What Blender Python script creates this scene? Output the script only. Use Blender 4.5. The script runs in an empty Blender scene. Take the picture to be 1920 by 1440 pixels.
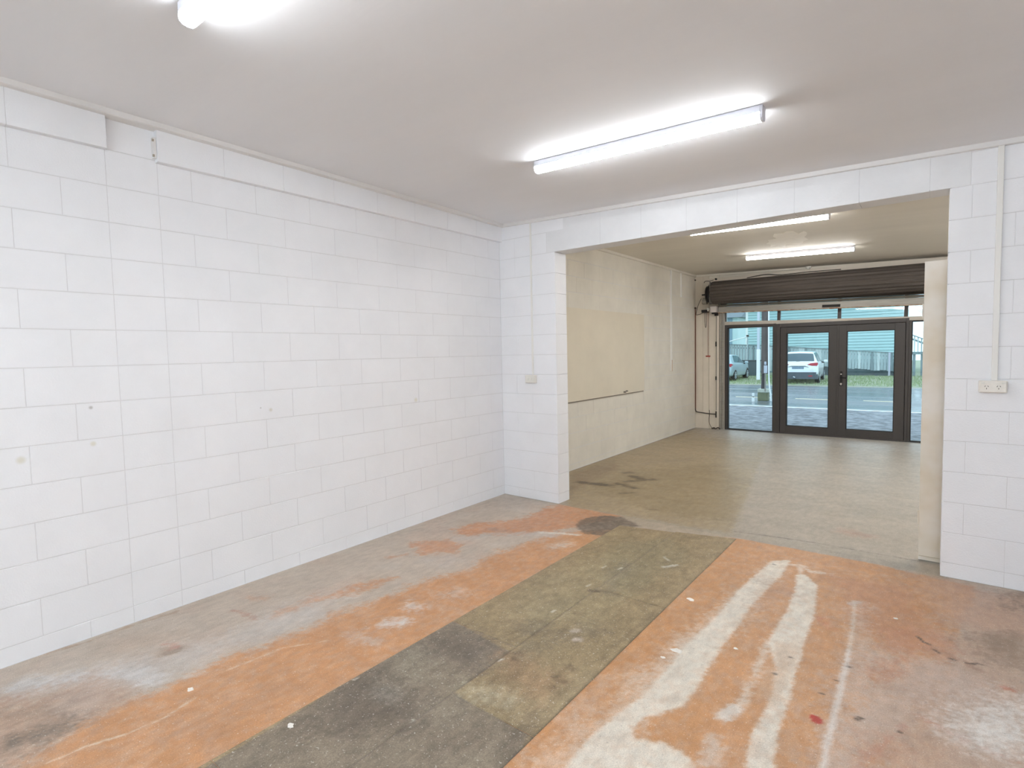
import bpy, bmesh, math, random
import numpy as np
from mathutils import Matrix, Vector
random.seed(7)
C = bpy.context.scene.collection
SC = bpy.context.scene
PI = math.pi

# ------------------------------------------------------------ camera, sky, exposure
cam = bpy.data.objects.new('camera', bpy.data.cameras.new('camera'))
C.objects.link(cam)
cam.data.sensor_width = 36.0
cam.data.lens = 1003.72 / 1920 * 36.0
cam.data.clip_start = 0.05
cam.data.clip_end = 400
CR = Vector((0.78470898, 0.61950454, -0.02111713))
CU = Vector((-0.01941755, 0.05861775, 0.99809164))
CF = Vector((-0.61956014, 0.78280143, -0.05802713))
m = Matrix((CR, CU, -CF)).transposed().to_4x4()
m.translation = Vector((3.6305, 0.0, 1.5209))
cam.matrix_world = m
SC.camera = cam

w = bpy.data.worlds.new('overcast_sky'); SC.world = w; w.use_nodes = True
nt = w.node_tree; bg = nt.nodes['Background']
tc = nt.nodes.new('ShaderNodeTexCoord'); nz = nt.nodes.new('ShaderNodeTexNoise'); rp = nt.nodes.new('ShaderNodeValToRGB')
nz.inputs['Scale'].default_value = 2.2; nz.inputs['Detail'].default_value = 4
nt.links.new(tc.outputs['Generated'], nz.inputs['Vector']); nt.links.new(nz.outputs['Fac'], rp.inputs['Fac'])
rp.color_ramp.elements[0].position = .3; rp.color_ramp.elements[0].color = (0.60, 0.79, 0.92, 1)
rp.color_ramp.elements[1].position = .7; rp.color_ramp.elements[1].color = (0.78, 0.92, 1.0, 1)
nt.links.new(rp.outputs['Color'], bg.inputs['Color'])
SKY = 0.68
LAMP = 12.5
LAMP2 = 16.0
FILL_NEAR = 29.0  # strength of the unseen battens added behind the camera
FILL_FAR = 24.0  # strength of the unseen battens added in the far room
bg.inputs['Strength'].default_value = SKY

vs = SC.view_settings
vs.view_transform = 'Standard'; vs.look = 'None'; vs.gamma = 1.0; vs.use_curve_mapping = False
vs.exposure = 1.61
SC.cycles.use_denoising = True
SC.cycles.max_bounces = 10
SC.cycles.diffuse_bounces = 8
SC.cycles.transparent_max_bounces = 16
SC.cycles.sample_clamp_indirect = 6.0

# ------------------------------------------------------------ helpers
def lin(c):
    return tuple(((v/255)/12.92 if v/255 <= .04045 else ((v/255+.055)/1.055)**2.4) for v in c)

def mat(name, col, rough=.6, metal=0.0, var=0.0, nscale=20.0, bump=0.0, bscale=80.0, spec=.5, stretch=None, col2=None, coat=0.0, detail=6):
    M = bpy.data.materials.new(name); M.use_nodes = True
    t = M.node_tree; b = t.nodes['Principled BSDF']
    c = lin(col) if max(col) > 1.001 else col
    b.inputs['Base Color'].default_value = (*c, 1); b.inputs['Roughness'].default_value = rough
    b.inputs['Metallic'].default_value = metal; b.inputs['Specular IOR Level'].default_value = spec
    b.inputs['Coat Weight'].default_value = coat
    if var or bump or col2:
        co = t.nodes.new('ShaderNodeTexCoord'); mp = t.nodes.new('ShaderNodeMapping')
        geo = t.nodes.new('ShaderNodeNewGeometry')
        t.links.new(geo.outputs['Position'], mp.inputs['Vector'])
        if stretch: mp.inputs['Scale'].default_value = stretch
    if var or col2:
        n = t.nodes.new('ShaderNodeTexNoise'); n.inputs['Scale'].default_value = nscale; n.inputs['Detail'].default_value = detail
        n.inputs['Roughness'].default_value = .6
        t.links.new(mp.outputs['Vector'], n.inputs['Vector'])
        r = t.nodes.new('ShaderNodeValToRGB')
        d = col2 if col2 is not None else None
        if d is not None:
            d = lin(d) if max(d) > 1.001 else d
            r.color_ramp.elements[0].color = (*d, 1); r.color_ramp.elements[1].color = (*c, 1)
            r.color_ramp.elements[0].position = .38; r.color_ramp.elements[1].position = .62
        else:
            r.color_ramp.elements[0].color = (*[x*(1-var) for x in c], 1)
            r.color_ramp.elements[1].color = (*[min(x*(1+var), 1) for x in c], 1)
            r.color_ramp.elements[0].position = .3; r.color_ramp.elements[1].position = .7
        t.links.new(n.outputs['Fac'], r.inputs['Fac']); t.links.new(r.outputs['Color'], b.inputs['Base Color'])
    if bump:
        n2 = t.nodes.new('ShaderNodeTexNoise'); n2.inputs['Scale'].default_value = bscale; n2.inputs['Detail'].default_value = 4
        t.links.new(mp.outputs['Vector'], n2.inputs['Vector'])
        bp = t.nodes.new('ShaderNodeBump'); bp.inputs['Strength'].default_value = bump; bp.inputs['Distance'].default_value = .004
        t.links.new(n2.outputs['Fac'], bp.inputs['Height']); t.links.new(bp.outputs['Normal'], b.inputs['Normal'])
    return M

def mesh(name, verts, faces, material=None, smooth=False):
    me = bpy.data.meshes.new(name); me.from_pydata([tuple(v) for v in verts], [], faces); me.update()
    if material: me.materials.append(material)
    if smooth: me.polygons.foreach_set('use_smooth', [True]*len(me.polygons))
    return me

def link(name, me, parent=None, loc=None, M=None):
    o = bpy.data.objects.new(name, me); C.objects.link(o)
    if parent is not None: o.parent = parent
    if M is not None: o.matrix_local = M
    elif loc is not None: o.location = loc
    return o

def tag(o, label=None, cat=None, group=None, kind=None):
    if label: o['label'] = label
    if cat: o['category'] = cat
    if group: o['group'] = group
    if kind: o['kind'] = kind
    return o

def empty(name, loc=(0, 0, 0), rz=0.0):
    o = bpy.data.objects.new(name, None); C.objects.link(o); o.location = loc; o.rotation_euler = (0, 0, rz)
    o.empty_display_size = .1
    return o

class MB:
    """collects solids, then builds ONE mesh object"""
    def __init__(s): s.v = []; s.f = []; s.sm = []
    def add(s, v, f, sm=False):
        n = len(s.v); s.v += [Vector(p) for p in v]; s.f += [tuple(i+n for i in q) for q in f]; s.sm += [sm]*len(f); return s
    def box(s, x0, x1, y0, y1, z0, z1, bev=0.0):
        if bev <= 0:
            v = [(x, y, z) for x in (x0, x1) for y in (y0, y1) for z in (z0, z1)]
            return s.add(v, [(0,1,3,2),(4,6,7,5),(0,4,5,1),(2,3,7,6),(0,2,6,4),(1,5,7,3)])
        bm = bmesh.new()
        bmesh.ops.create_cube(bm, size=1)
        for q in bm.verts:
            q.co = Vector(((x0+x1)/2+q.co.x*(x1-x0), (y0+y1)/2+q.co.y*(y1-y0), (z0+z1)/2+q.co.z*(z1-z0)))
        bmesh.ops.bevel(bm, geom=bm.edges[:], offset=bev, segments=2, affect='EDGES', profile=.5)
        bm.verts.index_update()
        s.add([q.co.copy() for q in bm.verts], [tuple(q.index for q in f.verts) for f in bm.faces]); bm.free(); return s
    def cyl(s, a, b, r, n=16, r2=None, cap=True, sm=True):
        a = Vector(a); b = Vector(b); d = (b-a).normalized(); r2 = r if r2 is None else r2
        u = d.orthogonal().normalized(); w_ = d.cross(u)
        v = [a+(u*math.cos(t)+w_*math.sin(t))*r for t in [2*PI*i/n for i in range(n)]]
        v += [b+(u*math.cos(t)+w_*math.sin(t))*r2 for t in [2*PI*i/n for i in range(n)]]
        s.add(v, [(i, (i+1) % n, n+(i+1) % n, n+i) for i in range(n)], sm)
        if cap: s.add(v, [tuple(range(n))[::-1], tuple(range(n, 2*n))])
        return s
    def tube(s, pts, r, n=8):
        pts = [Vector(p) for p in pts]; L = len(pts); rings = []
        up = None
        for i, p in enumerate(pts):
            d = (pts[min(i+1, L-1)]-pts[max(i-1, 0)]).normalized()
            if up is None: up = d.orthogonal().normalized()
            up = (up-d*up.dot(d)).normalized(); q = d.cross(up)
            rings += [p+(up*math.cos(2*PI*k/n)+q*math.sin(2*PI*k/n))*r for k in range(n)]
        s.add(rings, [(i*n+k, i*n+(k+1) % n, (i+1)*n+(k+1) % n, (i+1)*n+k) for i in range(L-1) for k in range(n)], True)
        s.add(rings, [tuple(range(n))[::-1], tuple(range((L-1)*n, L*n))])
        return s
    def prism(s, prof, axis, a0, a1, sm=False):
        """closed profile extruded along an axis; prof in the other two coordinates"""
        n = len(prof)
        def P(p, a): return {'x': (a, p[0], p[1]), 'y': (p[0], a, p[1]), 'z': (p[0], p[1], a)}[axis]
        v = [P(p, a0) for p in prof]+[P(p, a1) for p in prof]
        s.add(v, [(i, (i+1) % n, n+(i+1) % n, n+i) for i in range(n)], sm)
        s.add(v, [tuple(range(n))[::-1], tuple(range(n, 2*n))]); return s
    def me(s, name, material):
        me = mesh(name, s.v, s.f, material)
        me.polygons.foreach_set('use_smooth', s.sm)
        bm = bmesh.new(); bm.from_mesh(me); bmesh.ops.recalc_face_normals(bm, faces=bm.faces); bm.to_mesh(me); bm.free()
        return me
    def build(s, name, material, parent=None, loc=None, M=None):
        return link(name, s.me(name, material), parent, loc, M)

def smoothpath(pts, k=6):
    P = [Vector(p) for p in pts]; out = []
    for i in range(len(P)-1):
        a, b, c, d = P[max(i-1, 0)], P[i], P[i+1], P[min(i+2, len(P)-1)]
        for j in range(k):
            t = j/k
            out.append(.5*((2*b)+(c-a)*t+(2*a-5*b+4*c-d)*t*t+(3*b-a-3*c+d)*t**3))
    return out+[P[-1]]

# ------------------------------------------------------------ materials
def wall_paint(name, col, spots=()):
    M = mat(name, col, rough=.62, var=.025, nscale=3.0, bump=.35, bscale=120, spec=.35)
    t = M.node_tree; b = t.nodes['Principled BSDF']
    src = b.inputs['Base Color'].links[0].from_socket
    geo = [n for n in t.nodes if n.type == 'NEW_GEOMETRY'][0]
    for (p, r, c, a) in spots:
        d = t.nodes.new('ShaderNodeVectorMath'); d.operation = 'DISTANCE'; d.inputs[1].default_value = p
        t.links.new(geo.outputs['Position'], d.inputs[0])
        mr = t.nodes.new('ShaderNodeMapRange'); mr.interpolation_type = 'SMOOTHSTEP'
        mr.inputs['From Min'].default_value = r; mr.inputs['From Max'].default_value = r*.2
        mr.inputs['To Max'].default_value = a
        t.links.new(d.outputs['Value'], mr.inputs['Value'])
        mx = t.nodes.new('ShaderNodeMix'); mx.data_type = 'RGBA'
        t.links.new(mr.outputs['Result'], mx.inputs['Factor']); t.links.new(src, mx.inputs['A']); mx.inputs['B'].default_value = (*lin(c), 1)
        src = mx.outputs['Result']
    t.links.new(src, b.inputs['Base Color'])
    return M
SPOTS = [((0, .86, 1.27), .014, (150, 148, 142), .6), ((0, .86, 1.07), .020, (214, 210, 190), .6), ((0, .56, 1.03), .028, (214, 210, 190), .6),
         ((0, 1.87, 1.16), .018, (204, 200, 184), .6), ((0, 1.80, 1.18), .008, (170, 168, 162), .6), ((0, 3.20, 1.12), .028, (214, 210, 190), .6)]
M_wall = wall_paint('white_block_paint', (236, 237, 240), SPOTS)
M_cream = mat('aged_cream_block_paint', (224, 219, 208), rough=.65, var=.07, nscale=2.2, bump=.4, bscale=110, spec=.3)
M_panel = mat('cream_board_paint', (220, 211, 193), rough=.55, var=.05, nscale=1.6, bump=.15, bscale=60, spec=.35)
M_mortar = mat('painted_mortar', (218, 218, 220), rough=.8, var=.03, nscale=8)
M_mortar2 = mat('grubby_mortar', (168, 158, 142), rough=.8, var=.1, nscale=5)
M_trim = mat('white_cornice_paint', (226, 224, 222), rough=.5)
M_lintel = mat('grey_painted_lintel', (227, 228, 230), rough=.6, var=.05, nscale=2.5, bump=.35, bscale=70)
def ceiling_mat(name, col, streak):
    M = mat(name, col, rough=.75, var=streak, nscale=1.4, bump=.12, bscale=30, stretch=(.35, 1.6, 1))
    return M
M_ceil = ceiling_mat('ceiling_paint', (232, 232, 234), .02)
M_ceil2 = ceiling_mat('aged_ceiling_paint', (222, 217, 207), .04)
M_plastic = mat('white_plastic', (228, 226, 218), rough=.35)
M_socket = mat('old_white_plastic', (232, 228, 220), rough=.4, var=.03, nscale=60)
M_dark = mat('dark_slot', (40, 38, 36), rough=.8)
M_alu = mat('bronze_powder_coat', (68, 64, 62), rough=.45, var=.08, nscale=140, bump=.1, bscale=500, spec=.4)
M_rubber = mat('black_rubber', (30, 29, 28), rough=.7)
M_beige = mat('beige_timber_paint', (186, 180, 170), rough=.6, var=.08, nscale=6)
M_shutter = mat('weathered_shutter_steel', (78, 71, 66), rough=.75, metal=.1, var=.28, nscale=3.5, stretch=(.4, 3, 6), bump=.2, bscale=60)
M_slat = mat('grimy_shutter_slat', (128, 122, 112), rough=.75, metal=.1, var=.18, nscale=5, stretch=(.5, 3, 6))
M_rail = mat('aged_galvanised_rail', (156, 152, 144), rough=.5, metal=.25, var=.15, nscale=7, stretch=(.5, 2, 8))
M_rust = mat('rusty_edge', (150, 96, 62), rough=.8, var=.3, nscale=18, col2=(196, 176, 150))
M_black = mat('black_grease_metal', (34, 31, 33), rough=.5, metal=.4)
M_steel = mat('dull_steel', (150, 146, 140), rough=.45, metal=.6)
M_door = mat('cream_door_paint', (214, 203, 184), rough=.5, var=.05, nscale=3, col2=(224, 218, 208), detail=3)
M_red = mat('red_plastic', (158, 60, 52), rough=.5)
M_cord = mat('brown_cord', (120, 78, 62), rough=.9)
M_cable = mat('dark_cable', (70, 62, 56), rough=.6)
M_conduit = mat('grey_white_conduit', (232, 231, 227), rough=.5)
M_silver = mat('silver_metal', (196, 190, 182), rough=.3, metal=.7)

def glass_mat(name, tint, gloss=.06):
    M = bpy.data.materials.new(name); M.use_nodes = True; t = M.node_tree; t.nodes.clear()
    o = t.nodes.new('ShaderNodeOutputMaterial'); mx = t.nodes.new('ShaderNodeMixShader'); tr = t.nodes.new('ShaderNodeBsdfTransparent')
    gl = t.nodes.new('ShaderNodeBsdfGlossy'); fr = t.nodes.new('ShaderNodeFresnel'); fr.inputs['IOR'].default_value = 1.45
    tr.inputs['Color'].default_value = (*tint, 1); gl.inputs['Roughness'].default_value = 0.02
    t.links.new(fr.outputs['Fac'], mx.inputs['Fac']); t.links.new(tr.outputs['BSDF'], mx.inputs[1]); t.links.new(gl.outputs['BSDF'], mx.inputs[2])
    t.links.new(mx.outputs['Shader'], o.inputs['Surface']); return M
M_glass = glass_mat('clear_glass', (.93, .98, .99))

def emit_mat(name, col, s):
    M = bpy.data.materials.new(name); M.use_nodes = True; t = M.node_tree; b = t.nodes['Principled BSDF']
    b.inputs['Base Color'].default_value = (.9, .9, .9, 1); b.inputs['Emission Color'].default_value = (*col, 1); b.inputs['Emission Strength'].default_value = s
    return M
M_emit = emit_mat('lit_diffuser', (.91, .96, 1.0), LAMP)
M_fill_far = emit_mat('far_fill_diffuser', (1.0, .985, .96), FILL_FAR)
M_fill_near = emit_mat('near_fill_diffuser', (.91, .96, 1.0), FILL_NEAR)
M_emit2 = emit_mat('warm_lit_diffuser', (1.0, .985, .96), LAMP2)
M_lampbody = mat('white_lamp_housing', (212, 213, 222), rough=.35)

# painted concrete: the colour sits in a vertex attribute, nodes add speckle and fine wear
def floor_mat(name, rough, speck):
    M = bpy.data.materials.new(name); M.use_nodes = True; t = M.node_tree; b = t.nodes['Principled BSDF']
    at = t.nodes.new('ShaderNodeAttribute'); at.attribute_name = 'paint'
    geo = t.nodes.new('ShaderNodeNewGeometry')
    def noise(sc, det, st=None):
        n = t.nodes.new('ShaderNodeTexNoise'); n.inputs['Scale'].default_value = sc; n.inputs['Detail'].default_value = det; n.inputs['Roughness'].default_value = .65
        if st:
            mp = t.nodes.new('ShaderNodeMapping'); mp.inputs['Scale'].default_value = st
            t.links.new(geo.outputs['Position'], mp.inputs['Vector']); t.links.new(mp.outputs['Vector'], n.inputs['Vector'])
        else: t.links.new(geo.outputs['Position'], n.inputs['Vector'])
        return n
    def scale_by(src, fac, lo, hi):
        mr = t.nodes.new('ShaderNodeMapRange'); mr.inputs['From Min'].default_value = .3; mr.inputs['From Max'].default_value = .7
        mr.inputs['To Min'].default_value = lo; mr.inputs['To Max'].default_value = hi
        t.links.new(fac, mr.inputs['Value'])
        v = t.nodes.new('ShaderNodeVectorMath'); v.operation = 'SCALE'; t.links.new(src, v.inputs[0]); t.links.new(mr.outputs['Result'], v.inputs['Scale'])
        return v.outputs['Vector']
    s = at.outputs['Color']
    s = scale_by(s, noise(190, 3).outputs['Fac'], 1-speck, 1+speck)
    s = scale_by(s, noise(24, 6, (1, .45, 1)).outputs['Fac'], 1-speck*.8, 1+speck*.8)
    s = scale_by(s, noise(4, 5).outputs['Fac'], 1-speck*.5, 1+speck*.5)
    # light grit
    vo = noise(95, 2); mr = t.nodes.new('ShaderNodeMapRange'); mr.inputs['From Min'].default_value = .655; mr.inputs['From Max'].default_value = .70; mr.inputs['To Max'].default_value = .5
    t.links.new(vo.outputs['Fac'], mr.inputs['Value'])
    mx = t.nodes.new('ShaderNodeMix'); mx.data_type = 'RGBA'; t.links.new(mr.outputs['Result'], mx.inputs['Factor']); t.links.new(s, mx.inputs['A']); mx.inputs['B'].default_value = (.75, .72, .66, 1)
    vo2 = noise(60, 3); mr2 = t.nodes.new('ShaderNodeMapRange'); mr2.inputs['From Min'].default_value = .36; mr2.inputs['From Max'].default_value = .31; mr2.inputs['To Max'].default_value = .35
    t.links.new(vo2.outputs['Fac'], mr2.inputs['Value'])
    mx2 = t.nodes.new('ShaderNodeMix'); mx2.data_type = 'RGBA'; t.links.new(mr2.outputs['Result'], mx2.inputs['Factor']); t.links.new(mx.outputs['Result'], mx2.inputs['A']); mx2.inputs['B'].default_value = (.16, .13, .10, 1)
    t.links.new(mx2.outputs['Result'], b.inputs['Base Color'])
    rr = noise(7, 5); mr3 = t.nodes.new('ShaderNodeMapRange'); mr3.inputs['To Min'].default_value = rough-.12; mr3.inputs['To Max'].default_value = rough+.12
    t.links.new(rr.outputs['Fac'], mr3.inputs['Value']); t.links.new(mr3.outputs['Result'], b.inputs['Roughness'])
    b.inputs['Specular IOR Level'].default_value = .4
    bp = t.nodes.new('ShaderNodeBump'); bp.inputs['Strength'].default_value = .35; bp.inputs['Distance'].default_value = .002
    t.links.new(noise(150, 4).outputs['Fac'], bp.inputs['Height']); t.links.new(bp.outputs['Normal'], b.inputs['Normal'])
    return M
M_floor = floor_mat('worn_painted_concrete', .44, .17)
M_sheet = floor_mat('worn_floor_sheet', .5, .26)

# ------------------------------------------------------------ floor paint (worn paint, chalk, dirt and some door daylight, in floor coordinates)
ROOM_ONE_PAINT = [['p',(212,206,200),0.12,0.08,0.7,0.12,[[0.37,0.723],[0.496,0.963],[0.575,1.249],[0.556,1.703],[0.644,1.948],[0.849,1.667],[0.767,1.192],[0.76,0.875],[0.576,0.714]]],
['p',(222,222,222),0.06,0.06,0.7,0.12,[[0.24,0.391],[0.224,0.507],[0.373,0.659],[0.524,0.727],[0.435,0.584],[0.374,0.372]]],
['s',(228,226,224),0.06,0.05,0.8,0.12,[[0.481,0.738],[0.651,0.821],[0.754,0.855]],0.05],
['s',(196,178,162),0.05,0.06,0.5,0.12,[[0.233,0.898],[0.387,1.077]],0.07],
['p',(184,172,156),0.02,0.01,1.0,0.12,[[1.454,4.133],[2.426,4.117],[3.212,4.3],[3.688,4.271],[3.788,4.597],[2.305,4.634],[1.439,4.476],[0.895,4.527],[0.689,4.575]]],
['p',(206,158,120),0.05,0.06,1.0,0.12,[[0.904,0.213],[0.921,0.386],[0.85,0.515],[0.834,0.646],[0.831,0.852],[0.837,1.135],[0.883,1.514],[0.895,1.779],[0.933,2.063],[0.944,2.414],[1.052,2.723],[1.024,3.052],[1.101,3.359],[1.208,3.743],[1.452,3.945],[1.599,4.147],[1.653,2.672],[1.637,1.446],[1.684,0.768],[1.601,0.2]]],
['p',(186,158,138),0.09,0.09,0.85,0.12,[[0.345,0.241],[0.39,0.478],[0.46,0.639],[0.688,0.746],[0.84,0.754],[0.882,0.579],[0.897,0.438],[0.907,0.185]]],
['p',(200,184,172),0.06,0.06,0.7,0.05,[[0.44,0.564],[0.626,0.701],[0.772,0.712],[0.763,0.552],[0.646,0.486]]],
['s',(118,110,101),0.09,0.07,0.85,0.12,[[0.788,0.269],[0.773,0.363],[0.771,0.437],[0.763,0.498]],0.05],
['s',(128,118,106),0.09,0.07,0.4,0.12,[[0.512,0.387],[0.623,0.49]],0.03],
['s',(178,140,112),0.12,0.1,0.35,0.12,[[1.269,0.948],[1.315,1.161],[1.438,1.299]],0.09],
['s',(180,140,112),0.1,0.1,0.3,0.12,[[1.228,0.777],[1.466,0.862]],0.06],
['p',(203,152,118),0.05,0.09,0.95,0.06,[[0.688,4.043],[0.699,4.44],[1.037,4.491],[1.439,4.476],[1.225,3.975],[1.12,3.714],[0.887,3.423],[0.537,3.212],[0.365,3.259],[0.46,3.538],[0.631,3.748]]],
['p',(203,152,118),0.04,0.07,0.8,0.05,[[0.321,2.813],[0.518,3.042],[0.705,3.023],[0.755,2.863],[0.585,2.69]]],
['s',(203,152,118),0.03,0.04,0.7,0.12,[[0.426,2.513],[0.484,2.619]],0.02],
['s',(206,150,108),0.02,0.03,0.6,0.03,[[0.619,2.068],[0.759,2.314]],0.016],
['s',(206,150,108),0.02,0.03,0.6,0.03,[[0.621,2.009],[0.759,2.25]],0.016],
['s',(206,150,108),0.02,0.03,0.6,0.03,[[0.622,1.951],[0.758,2.187]],0.016],
['s',(206,150,108),0.02,0.03,0.6,0.03,[[0.623,1.896],[0.758,2.127]],0.016],
['s',(206,150,108),0.02,0.03,0.6,0.03,[[0.625,1.841],[0.757,2.068]],0.016],
['s',(206,150,108),0.02,0.03,0.6,0.03,[[0.626,1.788],[0.757,2.01]],0.016],
['s',(203,152,118),0.04,0.06,0.55,0.04,[[0.581,1.552],[0.617,1.703],[0.571,1.803]],0.03],
['s',(203,152,118),0.04,0.06,0.4,0.04,[[0.263,1.563],[0.319,1.621]],0.03],
['s',(180,130,110),0.02,0.03,0.6,0.03,[[0.335,1.415],[0.482,1.441],[0.553,1.438]],0.01],
['s',(200,192,184),0.04,0.05,0.7,0.05,[[0.573,3.11],[0.723,3.341],[0.947,3.529],[1.186,3.615]],0.035],
['s',(200,192,184),0.05,0.06,0.6,0.06,[[0.697,2.641],[0.824,2.793],[0.868,2.639]],0.05],
['s',(170,150,135),0.03,0.04,0.7,0.04,[[0.634,3.445],[0.764,3.468]],0.03],
['s',(232,228,218),0.02,0.02,0.95,0.04,[[1.024,3.615],[1.186,3.695],[1.335,3.75]],0.018],
['s',(230,226,216),0.06,0.05,0.8,0.12,[[1.321,3.412],[1.375,3.521]],0.025],
['s',(226,222,215),0.06,0.05,0.9,0.12,[[0.71,1.884],[0.754,1.952]],0.02],
['s',(230,228,224),0.05,0.04,0.95,0.12,[[1.216,1.858],[1.264,1.922]],0.022],
['s',(230,228,224),0.06,0.05,0.85,0.12,[[1.135,2.085],[1.209,2.105]],0.03],
['s',(222,216,208),0.08,0.06,0.5,0.12,[[1.211,2.281],[1.251,2.383]],0.03],
['s',(215,208,200),0.06,0.05,0.5,0.05,[[1.164,1.664],[1.317,1.689]],0.03],
['s',(176,158,142),0.04,0.04,0.9,0.05,[[0.491,0.977],[0.525,1.04]],0.03],
['s',(158,140,124),0.02,0.03,0.8,0.05,[[0.514,0.982],[0.548,1.032]],0.016],
['s',(200,150,135),0.03,0.03,0.6,0.05,[[0.419,1.014],[0.49,1.04]],0.012],
['s',(175,150,130),0.012,0.02,0.7,0.05,[[0.003,0.608],[0.041,0.757],[0.029,0.996],[0.061,1.193]],0.008],
['s',(236,220,200),0.008,0.006,0.9,0.03,[[1.008,0.417],[1.019,0.529],[1.068,0.658],[1.082,0.788],[1.052,0.883],[1.046,0.924]],0.003],
['s',(236,220,200),0.008,0.01,0.6,0.03,[[0.941,1.115],[0.972,1.373],[1.108,1.569]],0.002],
['p',(112,100,90),0.02,0.008,0.95,0.04,[[1.191,3.934],[1.141,4.098],[1.18,4.24],[1.265,4.337],[1.4,4.391],[1.58,4.291],[1.649,4.25],[1.599,4.147],[1.587,3.973],[1.503,3.851],[1.357,3.798]]],
['p',(206,158,118),0.02,0.03,1.0,0.12,[[2.37,4.377],[2.737,4.487],[3.199,4.431],[3.508,4.376],[3.689,4.34],[3.858,4.345],[3.737,3.486],[3.669,2.374],[3.5,1.48],[2.548,0.755],[2.26,1.32],[2.246,1.497],[2.355,2.138],[2.349,2.739],[2.298,3.629],[2.272,4.355]]],
['p',(200,176,158),0.16,0.16,0.95,0.12,[[3.388,3.138],[3.549,3.168],[3.673,3.571],[3.895,4.107],[4.152,4.212],[3.988,2.441],[3.601,1.634],[3.406,1.485],[3.359,2.206],[3.359,2.865]]],
['p',(196,166,146),0.1,0.1,0.8,0.12,[[3.509,4.345],[3.689,4.37],[3.859,4.364],[4.148,4.373],[4.078,3.735],[3.851,3.7],[3.674,3.788]]],
['p',(206,190,178),0.1,0.1,0.6,0.12,[[3.367,2.148],[3.372,2.549],[3.448,2.782],[3.559,2.865],[3.602,2.638],[3.518,2.262]]],
['p',(244,240,234),0.14,0.08,0.95,0.12,[[3.72,2.726],[3.831,2.975],[3.969,3.033],[3.96,2.655],[3.853,2.575],[3.765,2.611]]],
['p',(214,200,190),0.1,0.08,0.5,0.12,[[3.426,3.078],[3.712,3.231],[3.837,3.069],[3.67,2.812],[3.485,2.81]]],
['p',(198,150,122),0.09,0.08,0.6,0.12,[[3.121,4.017],[3.517,4.101],[3.627,3.679],[3.543,3.345],[3.408,3.311],[3.269,3.495]]],
['p',(196,148,124),0.07,0.08,0.6,0.12,[[3.449,3.408],[3.673,3.605],[3.755,3.377],[3.59,3.17],[3.441,3.177]]],
['p',(200,150,122),0.06,0.07,0.7,0.06,[[3.409,3.01],[3.53,3.126],[3.556,2.959],[3.444,2.828]]],
['p',(200,152,124),0.07,0.07,0.4,0.06,[[3.405,2.415],[3.541,2.444],[3.562,2.326],[3.488,2.239]]],
['p',(128,114,100),0.09,0.08,0.8,0.12,[[3.953,4.276],[4.11,4.451],[4.096,4.094],[4.01,4.109]]],
['p',(150,130,112),0.09,0.09,0.75,0.12,[[3.829,3.684],[4.043,3.773],[4.013,3.296],[3.911,3.378],[3.799,3.469]]],
['s',(72,66,60),0.006,0.008,0.9,0.02,[[3.59,3.411],[3.612,3.364]],0.007],
['s',(72,66,60),0.006,0.008,0.9,0.02,[[3.619,3.369],[3.638,3.358]],0.007],
['s',(72,66,60),0.006,0.008,0.9,0.02,[[3.655,3.316],[3.672,3.293]],0.007],
['s',(72,66,60),0.006,0.008,0.9,0.02,[[3.712,3.265],[3.732,3.257]],0.007],
['s',(72,66,60),0.006,0.008,0.9,0.02,[[3.775,3.261],[3.798,3.268]],0.007],
['s',(72,66,60),0.006,0.008,0.9,0.02,[[3.815,3.285],[3.83,3.285]],0.007],
['s',(165,135,115),0.03,0.04,0.6,0.05,[[3.64,3.353],[3.752,3.261],[3.808,3.221]],0.015],
['s',(196,140,118),0.02,0.03,0.45,0.05,[[3.427,2.194],[3.569,2.575]],0.01],
['s',(196,140,118),0.02,0.03,0.45,0.05,[[3.619,2.67],[3.734,2.605]],0.01],
['s',(196,140,118),0.02,0.03,0.45,0.05,[[3.795,2.599],[3.896,2.575]],0.01],
['s',(196,120,90),0.012,0.02,0.8,0.03,[[3.896,3.113],[3.913,3.117]],0.016],
['s',(205,120,105),0.05,0.04,0.5,0.12,[[3.154,3.337],[3.182,3.284]],0.012],
['p',(240,233,220),0.013,0.006,0.97,0.08,[[2.746,4.064],[2.845,4.158],[2.849,3.803],[2.82,3.508],[2.804,3.239],[2.807,2.942],[2.8,2.709],[2.809,2.515],[2.819,2.272],[2.814,2.157],[2.724,2.007],[2.69,1.914],[2.733,1.863],[2.845,1.908],[2.935,1.89],[3.039,1.813],[3.081,1.633],[2.66,1.316],[2.597,1.573],[2.591,1.736],[2.609,1.922],[2.649,2.146],[2.65,2.453],[2.652,2.663],[2.682,2.995],[2.682,3.409],[2.716,3.781]]],
['s',(240,233,220),0.07,0.05,0.5,0.12,[[2.796,3.948],[2.735,3.447],[2.687,2.889],[2.644,2.535],[2.614,2.167]],0.03],
['s',(240,233,220),0.12,0.08,0.45,0.12,[[2.755,3.372],[2.705,2.833],[2.683,2.505],[2.63,2.132],[2.595,1.813],[2.581,1.561]],0.05],
['s',(206,158,120),0.04,0.04,0.5,0.12,[[3.015,1.885],[3.005,2.009],[3.02,2.129]],0.06],
['p',(240,233,220),0.0115,0.004,0.97,0.06,[[2.927,3.9],[2.969,3.951],[3.068,3.799],[3.117,3.386],[3.134,2.984],[3.147,2.7],[3.163,2.458],[3.171,2.241],[3.202,1.994],[3.246,1.807],[3.164,1.745],[3.119,1.963],[3.091,2.145],[3.098,2.284],[3.096,2.476],[3.063,2.701],[2.981,2.903],[2.977,3.065],[2.985,3.369],[2.963,3.704]]],
['s',(214,186,160),0.03,0.04,0.55,0.06,[[3.075,2.91],[3.082,2.662],[3.081,2.465]],0.05],
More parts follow.
